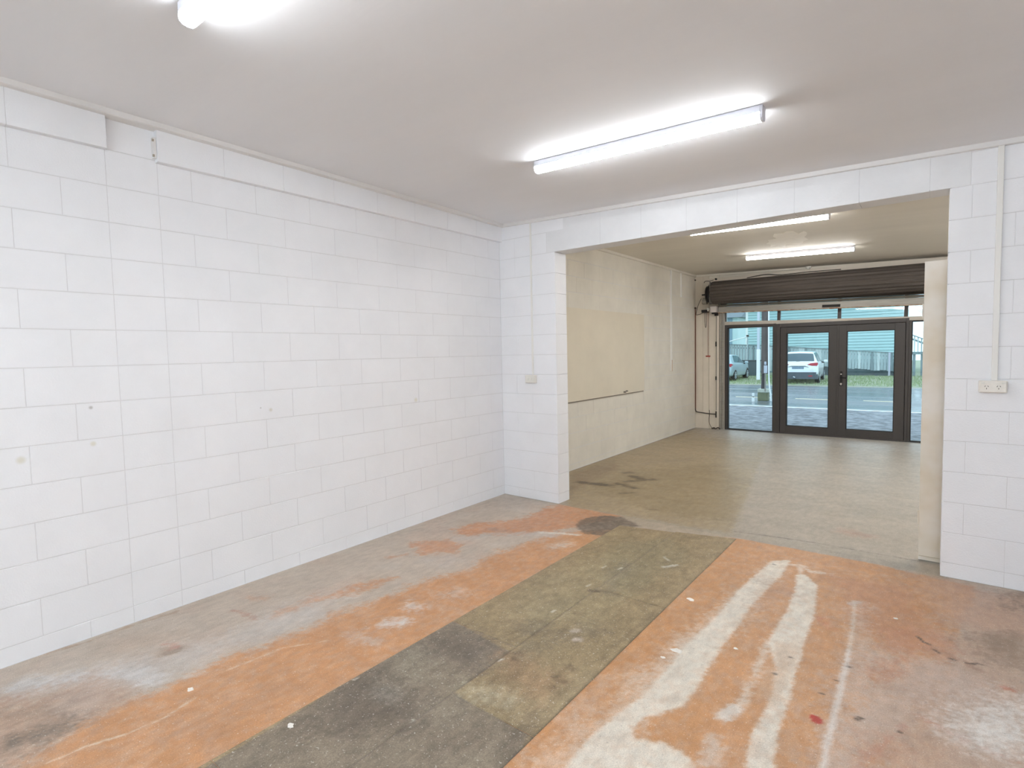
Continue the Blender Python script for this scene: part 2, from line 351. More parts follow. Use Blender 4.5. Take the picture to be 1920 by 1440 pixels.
['s',(240,233,220),0.025,0.02,0.7,0.06,[[2.981,2.903],[2.999,2.601],[3.007,2.365],[3.0,2.273]],0.012],
['s',(232,228,220),0.015,0.015,0.9,0.05,[[2.962,2.195],[2.996,2.27]],0.03],
['s',(226,220,210),0.04,0.03,0.6,0.05,[[2.988,2.032],[3.007,1.911]],0.03],
['s',(240,233,220),0.02,0.02,0.75,0.05,[[2.731,4.006],[2.918,4.092],[2.997,4.013],[3.116,4.055]],0.012],
['s',(240,233,220),0.02,0.015,0.8,0.05,[[2.926,4.051],[2.958,3.901]],0.012],
['s',(240,233,220),0.01,0.003,0.7,0.05,[[3.281,3.681],[3.307,3.375],[3.321,3.06]],0.008],
['s',(236,228,220),0.0105,0.003,0.95,0.05,[[3.321,3.06],[3.33,2.695],[3.332,2.438],[3.335,2.255],[3.344,2.071]],0.012],
['s',(222,210,200),0.1,0.05,0.45,0.12,[[3.314,3.607],[3.375,3.099],[3.377,2.684],[3.38,2.396],[3.382,2.16]],0.03],
['s',(226,220,216),0.03,0.02,0.8,0.12,[[3.266,3.638],[3.291,3.689]],0.012],
['s',(184,58,52),0.006,0.006,0.9,0.02,[[3.272,2.409],[3.284,2.39]],0.018],
['s',(214,200,186),0.05,0.05,0.35,0.12,[[2.503,2.289],[2.46,2.006],[2.458,1.789]],0.03],
['s',(178,150,132),0.07,0.07,0.5,0.12,[[2.803,3.688],[2.946,3.599]],0.05],
['s',(172,145,128),0.06,0.05,0.4,0.12,[[2.841,3.523],[2.841,3.266]],0.04],
['s',(88,76,66),0.005,0.004,0.85,0.02,[[2.763,4.005],[2.777,4.003]],0.007],
['s',(88,76,66),0.005,0.004,0.85,0.02,[[3.096,2.825],[3.105,2.826]],0.007],
['s',(88,76,66),0.005,0.004,0.85,0.02,[[3.069,2.637],[3.078,2.638]],0.007],
['s',(88,76,66),0.005,0.004,0.85,0.02,[[3.266,2.602],[3.274,2.603]],0.007],
['s',(88,76,66),0.005,0.004,0.85,0.02,[[3.299,2.745],[3.307,2.746]],0.007],
['s',(88,76,66),0.005,0.004,0.85,0.02,[[3.334,2.9],[3.342,2.901]],0.007],
['s',(88,76,66),0.005,0.004,0.85,0.02,[[3.405,2.5],[3.412,2.501]],0.007],
['s',(88,76,66),0.005,0.004,0.85,0.02,[[3.416,2.516],[3.424,2.518]],0.007],
['s',(88,76,66),0.005,0.004,0.85,0.02,[[3.546,2.513],[3.553,2.514]],0.007]]
ROOM_TWO_PAINT = [['p',(174,158,132),0.04,0.03,1.0,0.12,[[0.838,4.4],[0.724,4.55],[-0.024,5.771],[0.005,10.171],[0.328,10.112],[1.556,9.19],[2.344,4.498],[1.453,4.446]]],
['p',(184,173,158),0.012,0.004,1.0,0.12,[[2.344,4.498],[1.558,9.251],[3.696,10.372],[3.704,4.537],[3.189,4.524]]],
['p',(204,200,194),0.5,0.15,0.9,0.12,[[-0.158,10.332],[0.648,9.412],[1.852,9.253],[3.925,9.599],[4.01,12.702]]],  # paler towards the doors: part lighter concrete, part daylight painted in
['p',(156,140,112),0.12,0.1,0.7,0.12,[[0.609,5.119],[0.695,6.309],[1.429,7.165],[1.95,6.446],[2.256,4.774],[1.599,4.705]]],
['p',(146,128,108),0.07,0.06,0.6,0.12,[[0.104,5.567],[0.104,6.119],[0.126,6.674],[0.469,6.163],[0.485,5.33],[0.582,4.828]]],
['s',(116,104,90),0.03,0.03,0.9,0.12,[[-0.036,5.763],[-0.07,7.576],[0.029,10.102]],0.03],
['s',(150,138,122),0.05,0.05,0.8,0.12,[[-0.046,5.831],[-0.032,7.877],[0.041,9.788]],0.05],
['s',(70,60,50),0.04,0.03,0.95,0.06,[[0.621,6.008],[0.674,6.077]],0.03],
['s',(70,60,50),0.04,0.03,0.95,0.06,[[0.844,5.628],[1.056,5.892]],0.035],
['s',(70,60,50),0.04,0.03,0.95,0.06,[[0.814,5.487],[1.048,5.41]],0.03],
['s',(70,60,50),0.04,0.03,0.95,0.06,[[0.778,5.905],[0.905,5.856]],0.05],
['s',(70,60,50),0.04,0.03,0.95,0.06,[[1.029,5.127],[1.113,5.209]],0.015],
['s',(70,60,50),0.04,0.03,0.95,0.06,[[0.421,5.318],[0.748,5.355]],0.05],
['s',(120,106,92),0.03,0.02,0.7,0.12,[[1.515,4.752],[1.58,4.775]],0.02],
['s',(120,106,92),0.02,0.02,0.6,0.12,[[2.091,4.788],[2.158,4.797]],0.008],
['s',(190,150,128),0.07,0.05,0.55,0.12,[[3.098,5.054],[3.228,5.035]],0.06],
['s',(150,138,124),0.08,0.05,0.4,0.12,[[0.556,6.608],[1.018,7.325]],0.03],
['s',(92,82,74),0.006,0.005,0.8,0.05,[[2.353,4.553],[2.635,4.607],[2.932,4.638],[3.245,4.639],[3.565,4.642]],0.004],
['s',(120,108,96),0.03,0.01,0.5,0.05,[[1.618,4.263],[2.034,4.348],[2.349,4.378]],0.02],
['s',(110,98,86),0.02,0.01,0.5,0.03,[[0.357,9.45],[0.455,9.437]],0.006],
['s',(110,98,86),0.02,0.01,0.5,0.03,[[0.51,9.33],[0.605,9.318]],0.006],
['s',(110,98,86),0.02,0.01,0.5,0.03,[[0.897,9.036],[0.985,9.027]],0.006],
['s',(110,98,86),0.02,0.01,0.5,0.03,[[1.709,9.586],[1.79,9.573]],0.006],
['s',(110,98,86),0.02,0.01,0.5,0.03,[[2.475,8.939],[2.543,8.932]],0.006],
['s',(110,98,86),0.02,0.01,0.5,0.03,[[3.073,7.841],[3.127,7.84]],0.006],
['s',(110,98,86),0.02,0.01,0.5,0.03,[[2.443,6.77],[2.497,6.774]],0.006],
['s',(110,98,86),0.02,0.01,0.5,0.03,[[0.344,8.962],[0.439,8.953]],0.006]]
STRIP_PAINT = [['p',(166,146,112),0.05,0.03,1.0,0.12,[[1.065,4.341],[2.679,5.441],[2.869,0.999],[1.895,0.258],[1.386,0.667]]],
['p',(176,160,126),0.1,0.1,0.7,0.12,[[1.589,2.821],[1.771,3.525],[2.132,3.209],[2.16,2.471],[1.755,2.324]]],
['p',(150,140,112),0.1,0.1,0.6,0.12,[[1.667,3.725],[1.995,4.101],[2.261,3.626],[2.145,3.024],[1.863,3.121]]],
['s',(140,132,116),0.08,0.06,0.6,0.12,[[1.926,3.389],[2.036,2.947]],0.04],
['s',(152,140,112),0.1,0.08,0.5,0.12,[[1.877,2.697],[1.914,2.364]],0.05],
['s',(124,114,98),0.1,0.08,0.6,0.12,[[1.9,2.282],[2.096,2.356],[2.198,2.464]],0.06],
['s',(134,124,104),0.09,0.07,0.6,0.12,[[2.019,2.169],[2.019,1.99]],0.05],
['s',(184,166,134),0.09,0.08,0.5,0.12,[[2.441,2.138],[2.367,1.847],[2.371,1.685]],0.07],
['p',(146,133,115),0.004,0.0,1.0,0.12,[[1.503,2.103],[1.594,2.095],[1.951,2.045],[1.966,1.831],[1.959,1.65],[2.089,1.628],[2.386,1.627],[2.44,1.456],[2.676,1.015],[1.722,0.292],[1.524,0.77],[1.507,1.365]]],
['p',(118,107,95),0.1,0.08,0.75,0.12,[[1.508,1.894],[1.606,2.083],[1.878,2.035],[1.921,1.862],[1.724,1.803],[1.519,1.772]]],
['p',(112,101,89),0.1,0.08,0.75,0.12,[[1.483,1.382],[1.559,1.569],[1.864,1.566],[1.984,1.397],[1.789,1.175],[1.591,1.105]]],
['p',(172,162,142),0.1,0.08,0.6,0.12,[[1.488,1.659],[1.502,1.824],[1.698,1.755],[1.734,1.618],[1.618,1.586]]],
['s',(168,156,138),0.09,0.07,0.5,0.12,[[1.945,1.491],[2.061,1.536]],0.05],
['s',(172,164,150),0.07,0.06,0.6,0.12,[[1.708,1.451],[1.752,1.46]],0.03],
['s',(108,96,84),0.08,0.06,0.5,0.12,[[2.138,1.398],[2.275,1.465]],0.04],
['s',(160,148,128),0.07,0.06,0.4,0.12,[[2.279,1.4],[2.374,1.539]],0.04],
['s',(100,88,76),0.05,0.04,0.5,0.12,[[2.352,1.71],[2.374,1.539]],0.04],
['s',(206,194,166),0.06,0.06,0.55,0.04,[[1.959,1.709],[2.057,1.709]],0.025],
['s',(206,194,166),0.06,0.06,0.55,0.04,[[2.082,1.681],[2.2,1.723]],0.025],
['s',(206,194,166),0.06,0.06,0.55,0.04,[[2.115,1.752],[2.196,1.765]],0.025],
['p',(172,140,108),0.08,0.07,0.6,0.06,[[1.925,1.979],[2.055,2.074],[2.323,2.001],[2.29,1.835],[2.105,1.841]]],
['s',(104,84,66),0.02,0.02,0.7,0.02,[[1.96,2.034],[1.977,2.034]],0.01],
['s',(104,84,66),0.02,0.02,0.7,0.02,[[2.004,2.008],[2.021,2.008]],0.01],
['s',(104,84,66),0.02,0.02,0.7,0.02,[[1.997,2.061],[2.014,2.062]],0.01],
['s',(104,84,66),0.02,0.02,0.7,0.02,[[2.261,2.006],[2.275,2.006]],0.01],
['s',(104,84,66),0.02,0.02,0.7,0.02,[[2.299,1.993],[2.313,1.994]],0.01],
['s',(104,84,66),0.02,0.02,0.7,0.02,[[2.265,2.115],[2.28,2.115]],0.01],
['s',(104,84,66),0.02,0.02,0.7,0.02,[[2.295,1.932],[2.309,1.933]],0.01],
['s',(104,84,66),0.02,0.02,0.7,0.02,[[2.006,2.582],[2.025,2.581]],0.01],
['s',(206,190,176),0.012,0.01,0.85,0.03,[[2.113,2.409],[2.127,2.42]],0.02],
['s',(206,190,176),0.012,0.01,0.85,0.03,[[2.17,2.344],[2.184,2.354]],0.02],
['s',(232,226,210),0.006,0.004,0.9,0.02,[[1.827,3.261],[1.831,3.299]],0.005],
['s',(232,226,210),0.006,0.004,0.9,0.02,[[1.93,3.3],[1.936,3.338]],0.005],
['s',(232,226,210),0.006,0.004,0.9,0.02,[[2.192,3.554],[2.2,3.594]],0.005],
['s',(232,226,210),0.006,0.004,0.9,0.02,[[1.888,2.935],[1.893,2.968]],0.005],
['s',(232,226,210),0.006,0.004,0.9,0.02,[[1.898,2.52],[1.903,2.548]],0.005],
['s',(232,226,210),0.006,0.004,0.9,0.02,[[1.516,1.432],[1.517,1.448]],0.005],
['s',(232,226,210),0.006,0.004,0.9,0.02,[[1.954,1.394],[1.957,1.409]],0.005],
['s',(232,226,210),0.006,0.004,0.9,0.02,[[1.965,1.951],[1.969,1.971]],0.005],
['s',(226,220,206),0.01,0.01,0.8,0.03,[[2.17,3.515],[2.225,3.6]],0.014],
['s',(228,222,208),0.006,0.006,0.85,0.03,[[2.097,3.691],[2.162,3.639]],0.006],
['s',(104,88,72),0.012,0.01,0.8,0.03,[[1.942,2.897],[1.982,2.908]],0.018],
['s',(96,84,72),0.02,0.015,0.3,0.05,[[2.383,2.919],[2.357,2.404]],0.01]]

_nc = {}
def vnoise(X, Y, sc, seed):
    rs = np.random.RandomState(seed); g = rs.rand(256, 256)
    x = X/sc+100; y = Y/sc+100
    xi = np.floor(x).astype(int); yi = np.floor(y).astype(int); fx = x-xi; fy = y-yi
    fx = fx*fx*(3-2*fx); fy = fy*fy*(3-2*fy)
    G = lambda a, b: g[a % 256, b % 256]
    return (G(xi, yi)*(1-fx)+G(xi+1, yi)*fx)*(1-fy)+(G(xi, yi+1)*(1-fx)+G(xi+1, yi+1)*fx)*fy
def fbm(X, Y, sc, seed): return (vnoise(X, Y, sc, seed)*.5+vnoise(X, Y, sc/2, seed+1)*.28+vnoise(X, Y, sc/4, seed+2)*.15+vnoise(X, Y, sc/8, seed+3)*.07)*2-1
def segd(X, Y, a, b):
    dx, dy = b[0]-a[0], b[1]-a[1]; L = dx*dx+dy*dy+1e-9
    t = np.clip(((X-a[0])*dx+(Y-a[1])*dy)/L, 0, 1)
    return np.hypot(X-a[0]-t*dx, Y-a[1]-t*dy)
def paint(X, Y, col, strokes, seed):
    for n, e in enumerate(strokes):
        kind, c, soft, amp, alpha, ns, pts = e[:7]
        xs = [p[0] for p in pts]; ys = [p[1] for p in pts]; mrg = soft+amp+(e[7] if kind == 's' else 0)+.02
        idx = np.nonzero((X > min(xs)-mrg) & (X < max(xs)+mrg) & (Y > min(ys)-mrg) & (Y < max(ys)+mrg))[0]
        if len(idx) == 0: continue
        x = X[idx]; y = Y[idx]
        if kind == 's':
            d = np.full(len(idx), 9.0)
            for i in range(len(pts)-1): d = np.minimum(d, segd(x, y, pts[i], pts[i+1]))
            d = d-e[7]
        else:
            d = np.full(len(idx), 9.0); ins = np.zeros(len(idx), bool)
            for i in range(len(pts)):
                a = pts[i]; b = pts[(i+1) % len(pts)]
                d = np.minimum(d, segd(x, y, a, b))
                if a[1] != b[1]:
                    ins ^= ((a[1] > y) != (b[1] > y)) & (x < (b[0]-a[0])*(y-a[1])/(b[1]-a[1])+a[0])
            d = np.where(ins, -d, d)
        f = fbm(x, y, ns, seed+n*7); g = fbm(x, y, .015, seed+n*7+3)
        d = d+amp*f*1.0+soft*g*1.1
        mk = np.clip(.5-d/(2*max(soft, .004)), 0, 1); mk = mk*mk*(3-2*mk)*alpha
        if soft > .011: mk *= 1-.42*np.clip(fbm(x, y, .03, seed+n*7+5)*.8+.25*fbm(x, y, .2, seed+n*7+6)+.25, 0, 1)
        col[idx] += (np.array(lin(c))-col[idx])*mk[:, None]
def grid(xs, ys, z, name):
    XX, YY = np.meshgrid(xs, ys, indexing='ij'); X = XX.ravel(); Y = YY.ravel()
    nx, ny = len(xs), len(ys)
    ii = (np.arange(nx-1)[:, None]*ny+np.arange(ny-1)[None, :]).ravel()
    F = np.stack([ii, ii+ny, ii+ny+1, ii+1], 1)
    return X, Y, F
GAIN = .79
SAT = 1.17
def colour_mesh(name, X, Y, Z, F, col, material):
    lum = col.mean(1)[:, None]; col = np.clip(lum+(col-lum)*(1.0 if name == 'floor_sheet' else SAT), 0, 1)
    me = bpy.data.meshes.new(name); n = len(X); me.vertices.add(n)
    me.vertices.foreach_set('co', np.stack([X, Y, Z], 1).astype(np.float32).ravel())
    me.loops.add(F.size); me.loops.foreach_set('vertex_index', F.ravel().astype(np.int32))
    me.polygons.add(len(F)); me.polygons.foreach_set('loop_start', np.arange(0, F.size, 4, dtype=np.int32)); me.polygons.foreach_set('loop_total', np.full(len(F), 4, np.int32))
    a = me.color_attributes.new('paint', 'FLOAT_COLOR', 'POINT')
    a.data.foreach_set('color', np.concatenate([np.clip(col*GAIN, 0, 1), np.ones((n, 1))], 1).astype(np.float32).ravel())
    me.update(calc_edges=True); me.validate(); me.materials.append(material); return me
def floor_colour(X, Y):
    col = np.tile(np.array(lin((200, 187, 173))), (len(X), 1))
    r2 = Y > 4.44
    col[r2] = np.array(lin((172, 160, 144)))
    base = fbm(X, Y, .5, 11)
    col *= (1+.05*base)[:, None]
    col += (np.array(lin((206, 182, 166)))-col)*(np.clip(fbm(X, Y, .28, 41)*1.4, 0, 1)*.6*(Y < 4.44))[:, None]
    col += (np.array(lin((222, 220, 216)))-col)*(np.clip(fbm(X, Y, .2, 61)*1.4, 0, 1)*.22*(Y < 4.44))[:, None]
    paint(X, Y, col, ROOM_ONE_PAINT, 100)
    # threshold: room-two slab starts here
    mk = np.clip((Y-4.40+.03*X*0+.01*fbm(X, Y, .08, 5))/.02, 0, 1)
    c2 = np.tile(np.array(lin((178, 168, 154))), (len(X), 1))
    paint(X, Y, c2, ROOM_TWO_PAINT, 700)
    # streaky grime that follows the broom direction
    st = fbm(X*.35, Y*1.8, .25, 91); c2 *= (1+.09*st)[:, None]
    c2 *= (1+.05*fbm(X, Y, .05, 93))[:, None]
    up = np.clip((Y-(4.10+.175*X-.02*X*X))/.02, 0, 1)*0
    col = col*(1-mk)[:, None]+c2*mk[:, None]
    # grey border just before the threshold on the right, orange stops at Y ~4.37
    return np.clip(col, 0, 1)
def build_floor():
    parts = []
    xsA = np.arange(0, 4.2001, .009); ysA = np.arange(.0, 4.7001, .009)
    ysB = np.arange(ysA[-1], 10.32, .025); xsB = np.arange(0, 4.2001, .03)
    X1, Y1, F1 = grid(xsA, ysA, 0, 'a'); X2, Y2, F2 = grid(xsB, ysB, 0, 'b')
    X3, Y3, F3 = grid(np.array([xsA[-1], 5.6]), np.linspace(-3.0, 10.32, 28), 0, 'c')
    X4, Y4, F4 = grid(np.arange(0, xsA[-1]+.01, xsA[-1]/30), np.linspace(-3.0, .0, 25), 0, 'd')
    X = np.concatenate([X1, X2, X3, X4]); Y = np.concatenate([Y1, Y2, Y3, Y4])
    F = np.concatenate([F1, F2+len(X1), F3+len(X1)+len(X2), F4+len(X1)+len(X2)+len(X3)])
    col = floor_colour(X, Y)
    me = colour_mesh('floor', X, Y, np.zeros(len(X)), F, col, M_floor)
    return tag(link('floor', me), 'worn concrete floor with flaking orange paint, white sprayed stripes and stains', kind='structure')
floor = build_floor()

# worn hard sheets laid end to end down the middle of the orange paint
def sheet(x0, x1, y0, y1, tilt=0.0):
    nx = int((x1-x0)/.009)+2; ny = int((y1-y0)/.009)+2
    X, Y, F = grid(np.linspace(x0+.0008, x1-.0008, nx), np.linspace(0, 1, ny), 0, 's')
    top = y1+tilt*(X-1.5); Yv = (y0+.0008)+(top-.0008-y0-.0008)*Y
    col = np.tile(np.array(lin((168, 151, 120))), (len(X), 1))
    col *= (1+.12*fbm(X, Yv, .3, 21))[:, None]
    col += (np.array(lin((146, 128, 104)))-col)*np.clip(fbm(X, Yv, .22, 25)*1.5, 0, .6)[:, None]
    paint(X, Yv, col, STRIP_PAINT, 300)
    col *= (1+.16*fbm(X, Yv, .05, 31))[:, None]
    sc = np.clip(fbm(X*.4+Yv, Yv*2-X, .02, 71)-.62, 0, 1)*1.5; col += (np.array(lin((214, 204, 184)))-col)*sc[:, None]
    e = np.minimum(np.minimum(X-x0, x1-X), np.minimum(Yv-y0, top-Yv))
    col *= (1-.14*np.clip(1-e/.010, 0, 1))[:, None]; col *= (1-.45*np.clip(1-(2.415-X)/.014, 0, 1))[:, None]; col *= 1.0
    Z = np.where(e < .002, .0012, .0024)
    me = colour_mesh('floor_sheet', X, Yv, Z, F, col, M_sheet)
    return link('floor_sheet', me, floor)
for (x0, x1, y0, y1, tl) in [(1.5, 1.958, .0, .80, 0), (1.5, 1.958, .80, 2.10, 0), (1.5, 1.958, 2.10, 3.42, 0), (1.5, 1.958, 3.42, 4.163, .20),
                            (1.958, 2.415, .31, 1.63, 0), (1.958, 2.415, 1.63, 2.95, 0), (1.958, 2.415, 2.95, 4.163, .24)]:
    sheet(x0, x1, y0, y1, tl)

# ------------------------------------------------------------ block walls
ZB = 0.096
_bm = {}
def block_mesh(L, H, D, material, full=False, mirror=False):
    key = (round(L, 3), round(H, 3), round(D, 3), material.name, full)
    if key in _bm: return _bm[key]
    c = .0024; cv = .0012
    x0, x1, z0, z1 = .0010, L-.0010, .0016, H-.0016
    v = [(x0+cv, 0, z0+c), (x1-cv, 0, z0+c), (x1-cv, 0, z1-c*.6), (x0+cv, 0, z1-c*.6),
         (x0, c, z0), (x1, c, z0), (x1, c, z1), (x0, c, z1),
         (x0, D, z0), (x1, D, z0), (x1, D, z1), (x0, D, z1)]
    f = [(0, 1, 2, 3), (0, 4, 5, 1), (1, 5, 6, 2), (2, 6, 7, 3), (3, 7, 4, 0), (4, 8, 9, 5), (5, 9, 10, 6), (6, 10, 11, 7), (7, 11, 8, 4)]
    if full: f.append((8, 11, 10, 9))
    me = mesh('block', v, f, material); _bm[key] = me; return me
def put_block(parent, O, rz, L, H, D, material, full=False, jitter=.0007):
    me = block_mesh(L, H, D, material, full)
    M = Matrix.Translation(O) @ Matrix.Rotation(rz, 4, 'Z') @ Matrix.Translation((0, random.uniform(-jitter, jitter), 0))
    return link('block', me, parent, M=M)
def course(a0, a1, offs, first=None):
    """joint positions between a0 and a1: multiples of .4 from offs"""
    js = [a0]; n = math.ceil((a0-offs+.03)/.4)
    while offs+.4*n < a1-.03: js.append(offs+.4*n); n += 1
    js.append(a1); return [(js[i], js[i+1]) for i in range(len(js)-1)]

# left wall of the near room
wl = MB().box(-.2, -.0016, -3.0, 10.5, -.1, 3.12).me('wall_left', M_mortar)
wall_left = tag(link('wall_left', wl), 'white painted concrete block wall along the left of the near room', kind='structure')
def lb(y0, y1, z0, z1, mt=M_wall, D=.02, x=0.0, par=None): return put_block(par or wall_left, (x, y0, z0), PI/2, y1-y0, z1-z0, D, mt)
for k in range(-1, 13):
    z0, z1 = (0.0, ZB) if k < 0 else (ZB+.2*k, ZB+.2*k+.2)
    odd = k % 2 != 0
    # near part, stacked half blocks of the old pilaster, far part
    for a, b in course(.20, .998, .195 if not odd else .395): lb(a, b, z0, z1)
    lb(.998, 1.252, z0, z1)
    for a, b in course(1.252, 4.42, 1.236 if odd else 1.436): lb(a, b, z0, z1)
lb(.20, .998, ZB+2.6, 2.95); lb(.998, 1.252, ZB+2.6, 2.95); lb(1.252, 4.42, ZB+2.6, 2.95)
# bond beam standing proud below the ceiling
for a, b in course(.20, 1.0, .592): lb(a, b, 2.688, 2.95, M_wall, .045, .042)
for a, b in course(1.243, 4.42, .42): lb(a, b, 2.680, 2.95, M_wall, .045, .042)
MB().box(-.0016, .0395, -1.0, .998, 2.694, 2.95).box(-.0016, .0395, 1.245, 4.418, 2.686, 2.95).build('beam_core', M_mortar, wall_left)
MB().box(.0, .034, 1.226, 1.2428, 2.70, 2.82, .002).build('timber_packer', M_trim, wall_left)
for z_ in (2.712, 2.800): MB().box(.028, .036, 1.222, 1.232, z_-.006, z_+.008, .001).build('nail_hole', M_mortar2, wall_left)

# wall between the rooms, with the wide opening
WD = 4.42
wall_mid = tag(link('wall_middle', MB().box(-.2, .688, WD+.0016, WD+.197, -.1, 3.0).box(3.690, 5.62, WD+.0016, WD+.197, -.1, 3.0).box(.68, 3.70, WD+.0016, WD+.197, 2.506, 3.0).me('wall_middle', M_mortar)),
               'white block wall with a wide opening between the two rooms', kind='structure')
def mbk(x0, x1, z0, z1, D=.02, full=False): return put_block(wall_mid, (x0, WD, z0), 0, x1-x0, z1-z0, D, M_wall, full)
for k in range(-1, 12):
    z0, z1 = (0.0, ZB) if k < 0 else (ZB+.2*k, ZB+.2*k+.2)
    odd = k % 2 != 0
    js = [(0.0, .2), (.2, .698)] if odd else [(0, .4), (.4, .698)]
    for a, b in js: mbk(a, b, z0, z1, .2 if b > .69 else .02, b > .69)
    x = 3.681 + (.11 if odd else .31) if k >= 0 else 3.681+.11
    if k == -1: x = 3.681+.31
    mbk(3.681, x, z0, z1, .2, True)
    for a, b in course(x, 4.9, x): mbk(a, b, z0, z1)
_zt = ZB+2.4
for a, b in course(0.0, .60, .2): mbk(a, b, _zt, _zt+.2)
for a, b in course(0.0, .80, .4): mbk(a, b, _zt+.2, 3.0)
for a, b in course(3.782, 4.9, 3.782): mbk(a, b, _zt, _zt+.2)
for a, b in course(3.782, 4.9, 3.982): mbk(a, b, _zt+.2, 3.0)
# concrete lintel cast in bays
for a, b in [(.602, 1.20), (1.20, 1.60), (1.60, 2.0), (2.0, 2.4), (2.4, 2.8), (2.8, 3.2), (3.2, 3.582), (3.582, 3.782)]:
    me = block_mesh(b-a, .5, .2, M_lintel, True); o = link('lintel_bay', me, wall_mid, (a, WD, _zt))
# left wall of the far room
Z2 = .075
wall_left2 = tag(link('wall_left', MB().box(-.0028, -.0018, 4.63, 10.3, 0, 3.0).me('wall_left_lining', M_mortar2)), 'aged cream painted block wall along the left of the far room', kind='structure')
for k in range(-1, 13):
    z0, z1 = (0.0, Z2) if k < 0 else (Z2+.2*k, Z2+.2*k+.2)
    odd = k % 2 != 0
    if z1 <= .90 or z0 >= 2.05:
        segs = course(4.63, 10.3, 4.76 if odd else 4.96)
    elif z0 < .90: segs = course(8.0, 10.3, 4.76 if odd else 4.96)
    else: segs = course(7.98, 10.3, 4.76 if odd else 4.96)
    for a, b in segs: lb(a, b, z0, z1, M_cream, .02, 0, wall_left2)
lb(4.63, 10.3, Z2+2.6, 3.0, M_cream, .02, .0, wall_left2)
MB().box(-.002, .004, 4.63, 7.985, .880, 2.078, .001).build('painted_board', M_panel, wall_left2)
MB().box(-.001, .012, 4.63, 7.93, .868, .880, .002).build('metal_edge_strip', mat('dull_edge_strip', (128, 116, 102), rough=.6), wall_left2)
MB().cyl((0, 7.26, .905), (.04, 7.26, .905), .012, 8).cyl((0, 7.33, .915), (.035, 7.33, .915), .010, 8).build('bolt', M_steel, wall_left2)

# other walls of the shell (beyond the frame)
tag(link('wall_right', MB().box(5.6, 5.8, -3.2, 10.5, -.1, 3.1).me('wall_right', M_wall)), 'white wall closing the rooms on the right', kind='structure')
wall_back = tag(link('wall_back', MB().box(-.2, .8, -3.2, -3.0, -.1, 3.1).box(.8, 4.4, -3.2, -3.0, -.1, .5).box(.8, 4.4, -3.2, -3.0, 2.4, 3.1).box(4.4, 5.8, -3.2, -3.0, -.1, 3.1).me('wall_back', M_wall)),
                'white wall behind the camera with an added wide window', kind='structure')
wb = tag(link('added_window', MB().box(.8, 4.4, -3.14, -3.08, .5, .56).box(.8, 4.4, -3.14, -3.08, 2.34, 2.4).box(.8, .86, -3.14, -3.08, .56, 2.34).box(4.34, 4.4, -3.14, -3.08, .56, 2.34).box(2.57, 2.63, -3.14, -3.08, .56, 2.34).me('window_frame', M_alu)), 'wide unseen window added behind the camera for daylight', kind='structure')  # out of view, added to let in daylight from behind
MB().box(.86, 2.57, -3.115, -3.109, .56, 2.34).build('pane', M_glass, wb); MB().box(2.63, 4.34, -3.115, -3.109, .56, 2.34).build('pane', M_glass, wb)

# ceilings (they fall gently to the right)
def c1(x, y): return 2.908-.0345*x-.0100*y
def c2(x, y=0): return 2.925-.033*x
def slab(name, fn, x0, x1, y0, y1, material, th=.12):
    v = [(x, y, fn(x, y)) for x in (x0, x1) for y in (y0, y1)]+[(x, y, fn(x, y)+th) for x in (x0, x1) for y in (y0, y1)]
    return link(name, mesh(name, v, [(0,1,3,2),(4,6,7,5),(0,4,5,1),(2,3,7,6),(0,2,6,4),(1,5,7,3)], material))
tag(slab('ceiling', c1, -.1, 5.7, -3.1, WD+.1, M_ceil), 'plain off white ceiling of the near room', kind='structure')
ceil2 = tag(slab('ceiling', c2, -.1, 5.7, WD+.1, 10.5, M_ceil2), 'dingy cream ceiling of the far room', kind='structure')
tag(slab('roof', lambda x, y: 3.13, -.6, 6.2, -3.5, 10.9, mat('roof_sheet', (120, 122, 124), rough=.5), .05), 'flat roof over both rooms', kind='structure')
# flaked patch where old white paint shows
pv = []
rr = random.Random(3)
for i in range(26):
    t = 2*PI*i/26; r = rr.uniform(.6, 1.15)
    x = 2.17+.26*r*math.cos(t)-.12*math.sin(t); y = 7.45+.55*r*math.sin(t)
    pv.append((x, y, c2(x)-.0015))
pv2 = [(x, y, z+.004) for x, y, z in pv]
n = len(pv)
link('peeled_patch', mesh('peeled_patch', pv+pv2, [tuple(range(n)), tuple(range(n, 2*n))[::-1]]+[(i, i+n, (i+1) % n+n, (i+1) % n) for i in range(n)], mat('bare_white_plaster', (244, 240, 232), rough=.8, var=.05, nscale=10)), ceil2)

def beam(name, p0, p1, wdt, hgt, side, material, label):
    """square strip from p0 to p1; side = unit vector pointing into the room"""
    p0 = Vector(p0); p1 = Vector(p1); s = Vector(side)*wdt; d = Vector((0, 0, -hgt)); ch = .12
    v = []
    for p in (p0, p1): v += [p, p+s, p+s+d*(1-ch), p+s*(1-ch)+d, p+d]
    f = [(0,1,6,5),(1,2,7,6),(2,3,8,7),(3,4,9,8),(4,0,5,9),(0,4,3,2,1),(5,6,7,8,9)]
    return tag(link(name, mesh(name, v, f, material)), label, kind='structure')
beam('trim_1', (.0, -3.0, c1(0, -3)+.002), (.0, WD, c1(0, WD)+.002), .082, .036, (1, 0, 0), M_trim, 'thin white cornice strip over the left wall of the near room')
beam('trim_2', (.0, WD, c1(0, WD)+.002), (5.6, WD, c1(5.6, WD)+.002), .026, .034, (0, -1, 0), M_trim, 'thin white cornice strip over the wide opening wall')
beam('trim_3', (.0, WD+.2, c2(0)+.002), (.0, 10.3, c2(0)+.002), .03, .040, (1, 0, 0), M_cream, 'cream cornice strip over the left wall of the far room')
beam('trim_4', (.0, 10.3, c2(0)+.002), (5.6, 10.3, c2(5.6)+.002), .025, .035, (0, -1, 0), M_cream, 'cream cornice strip over the shopfront wall')

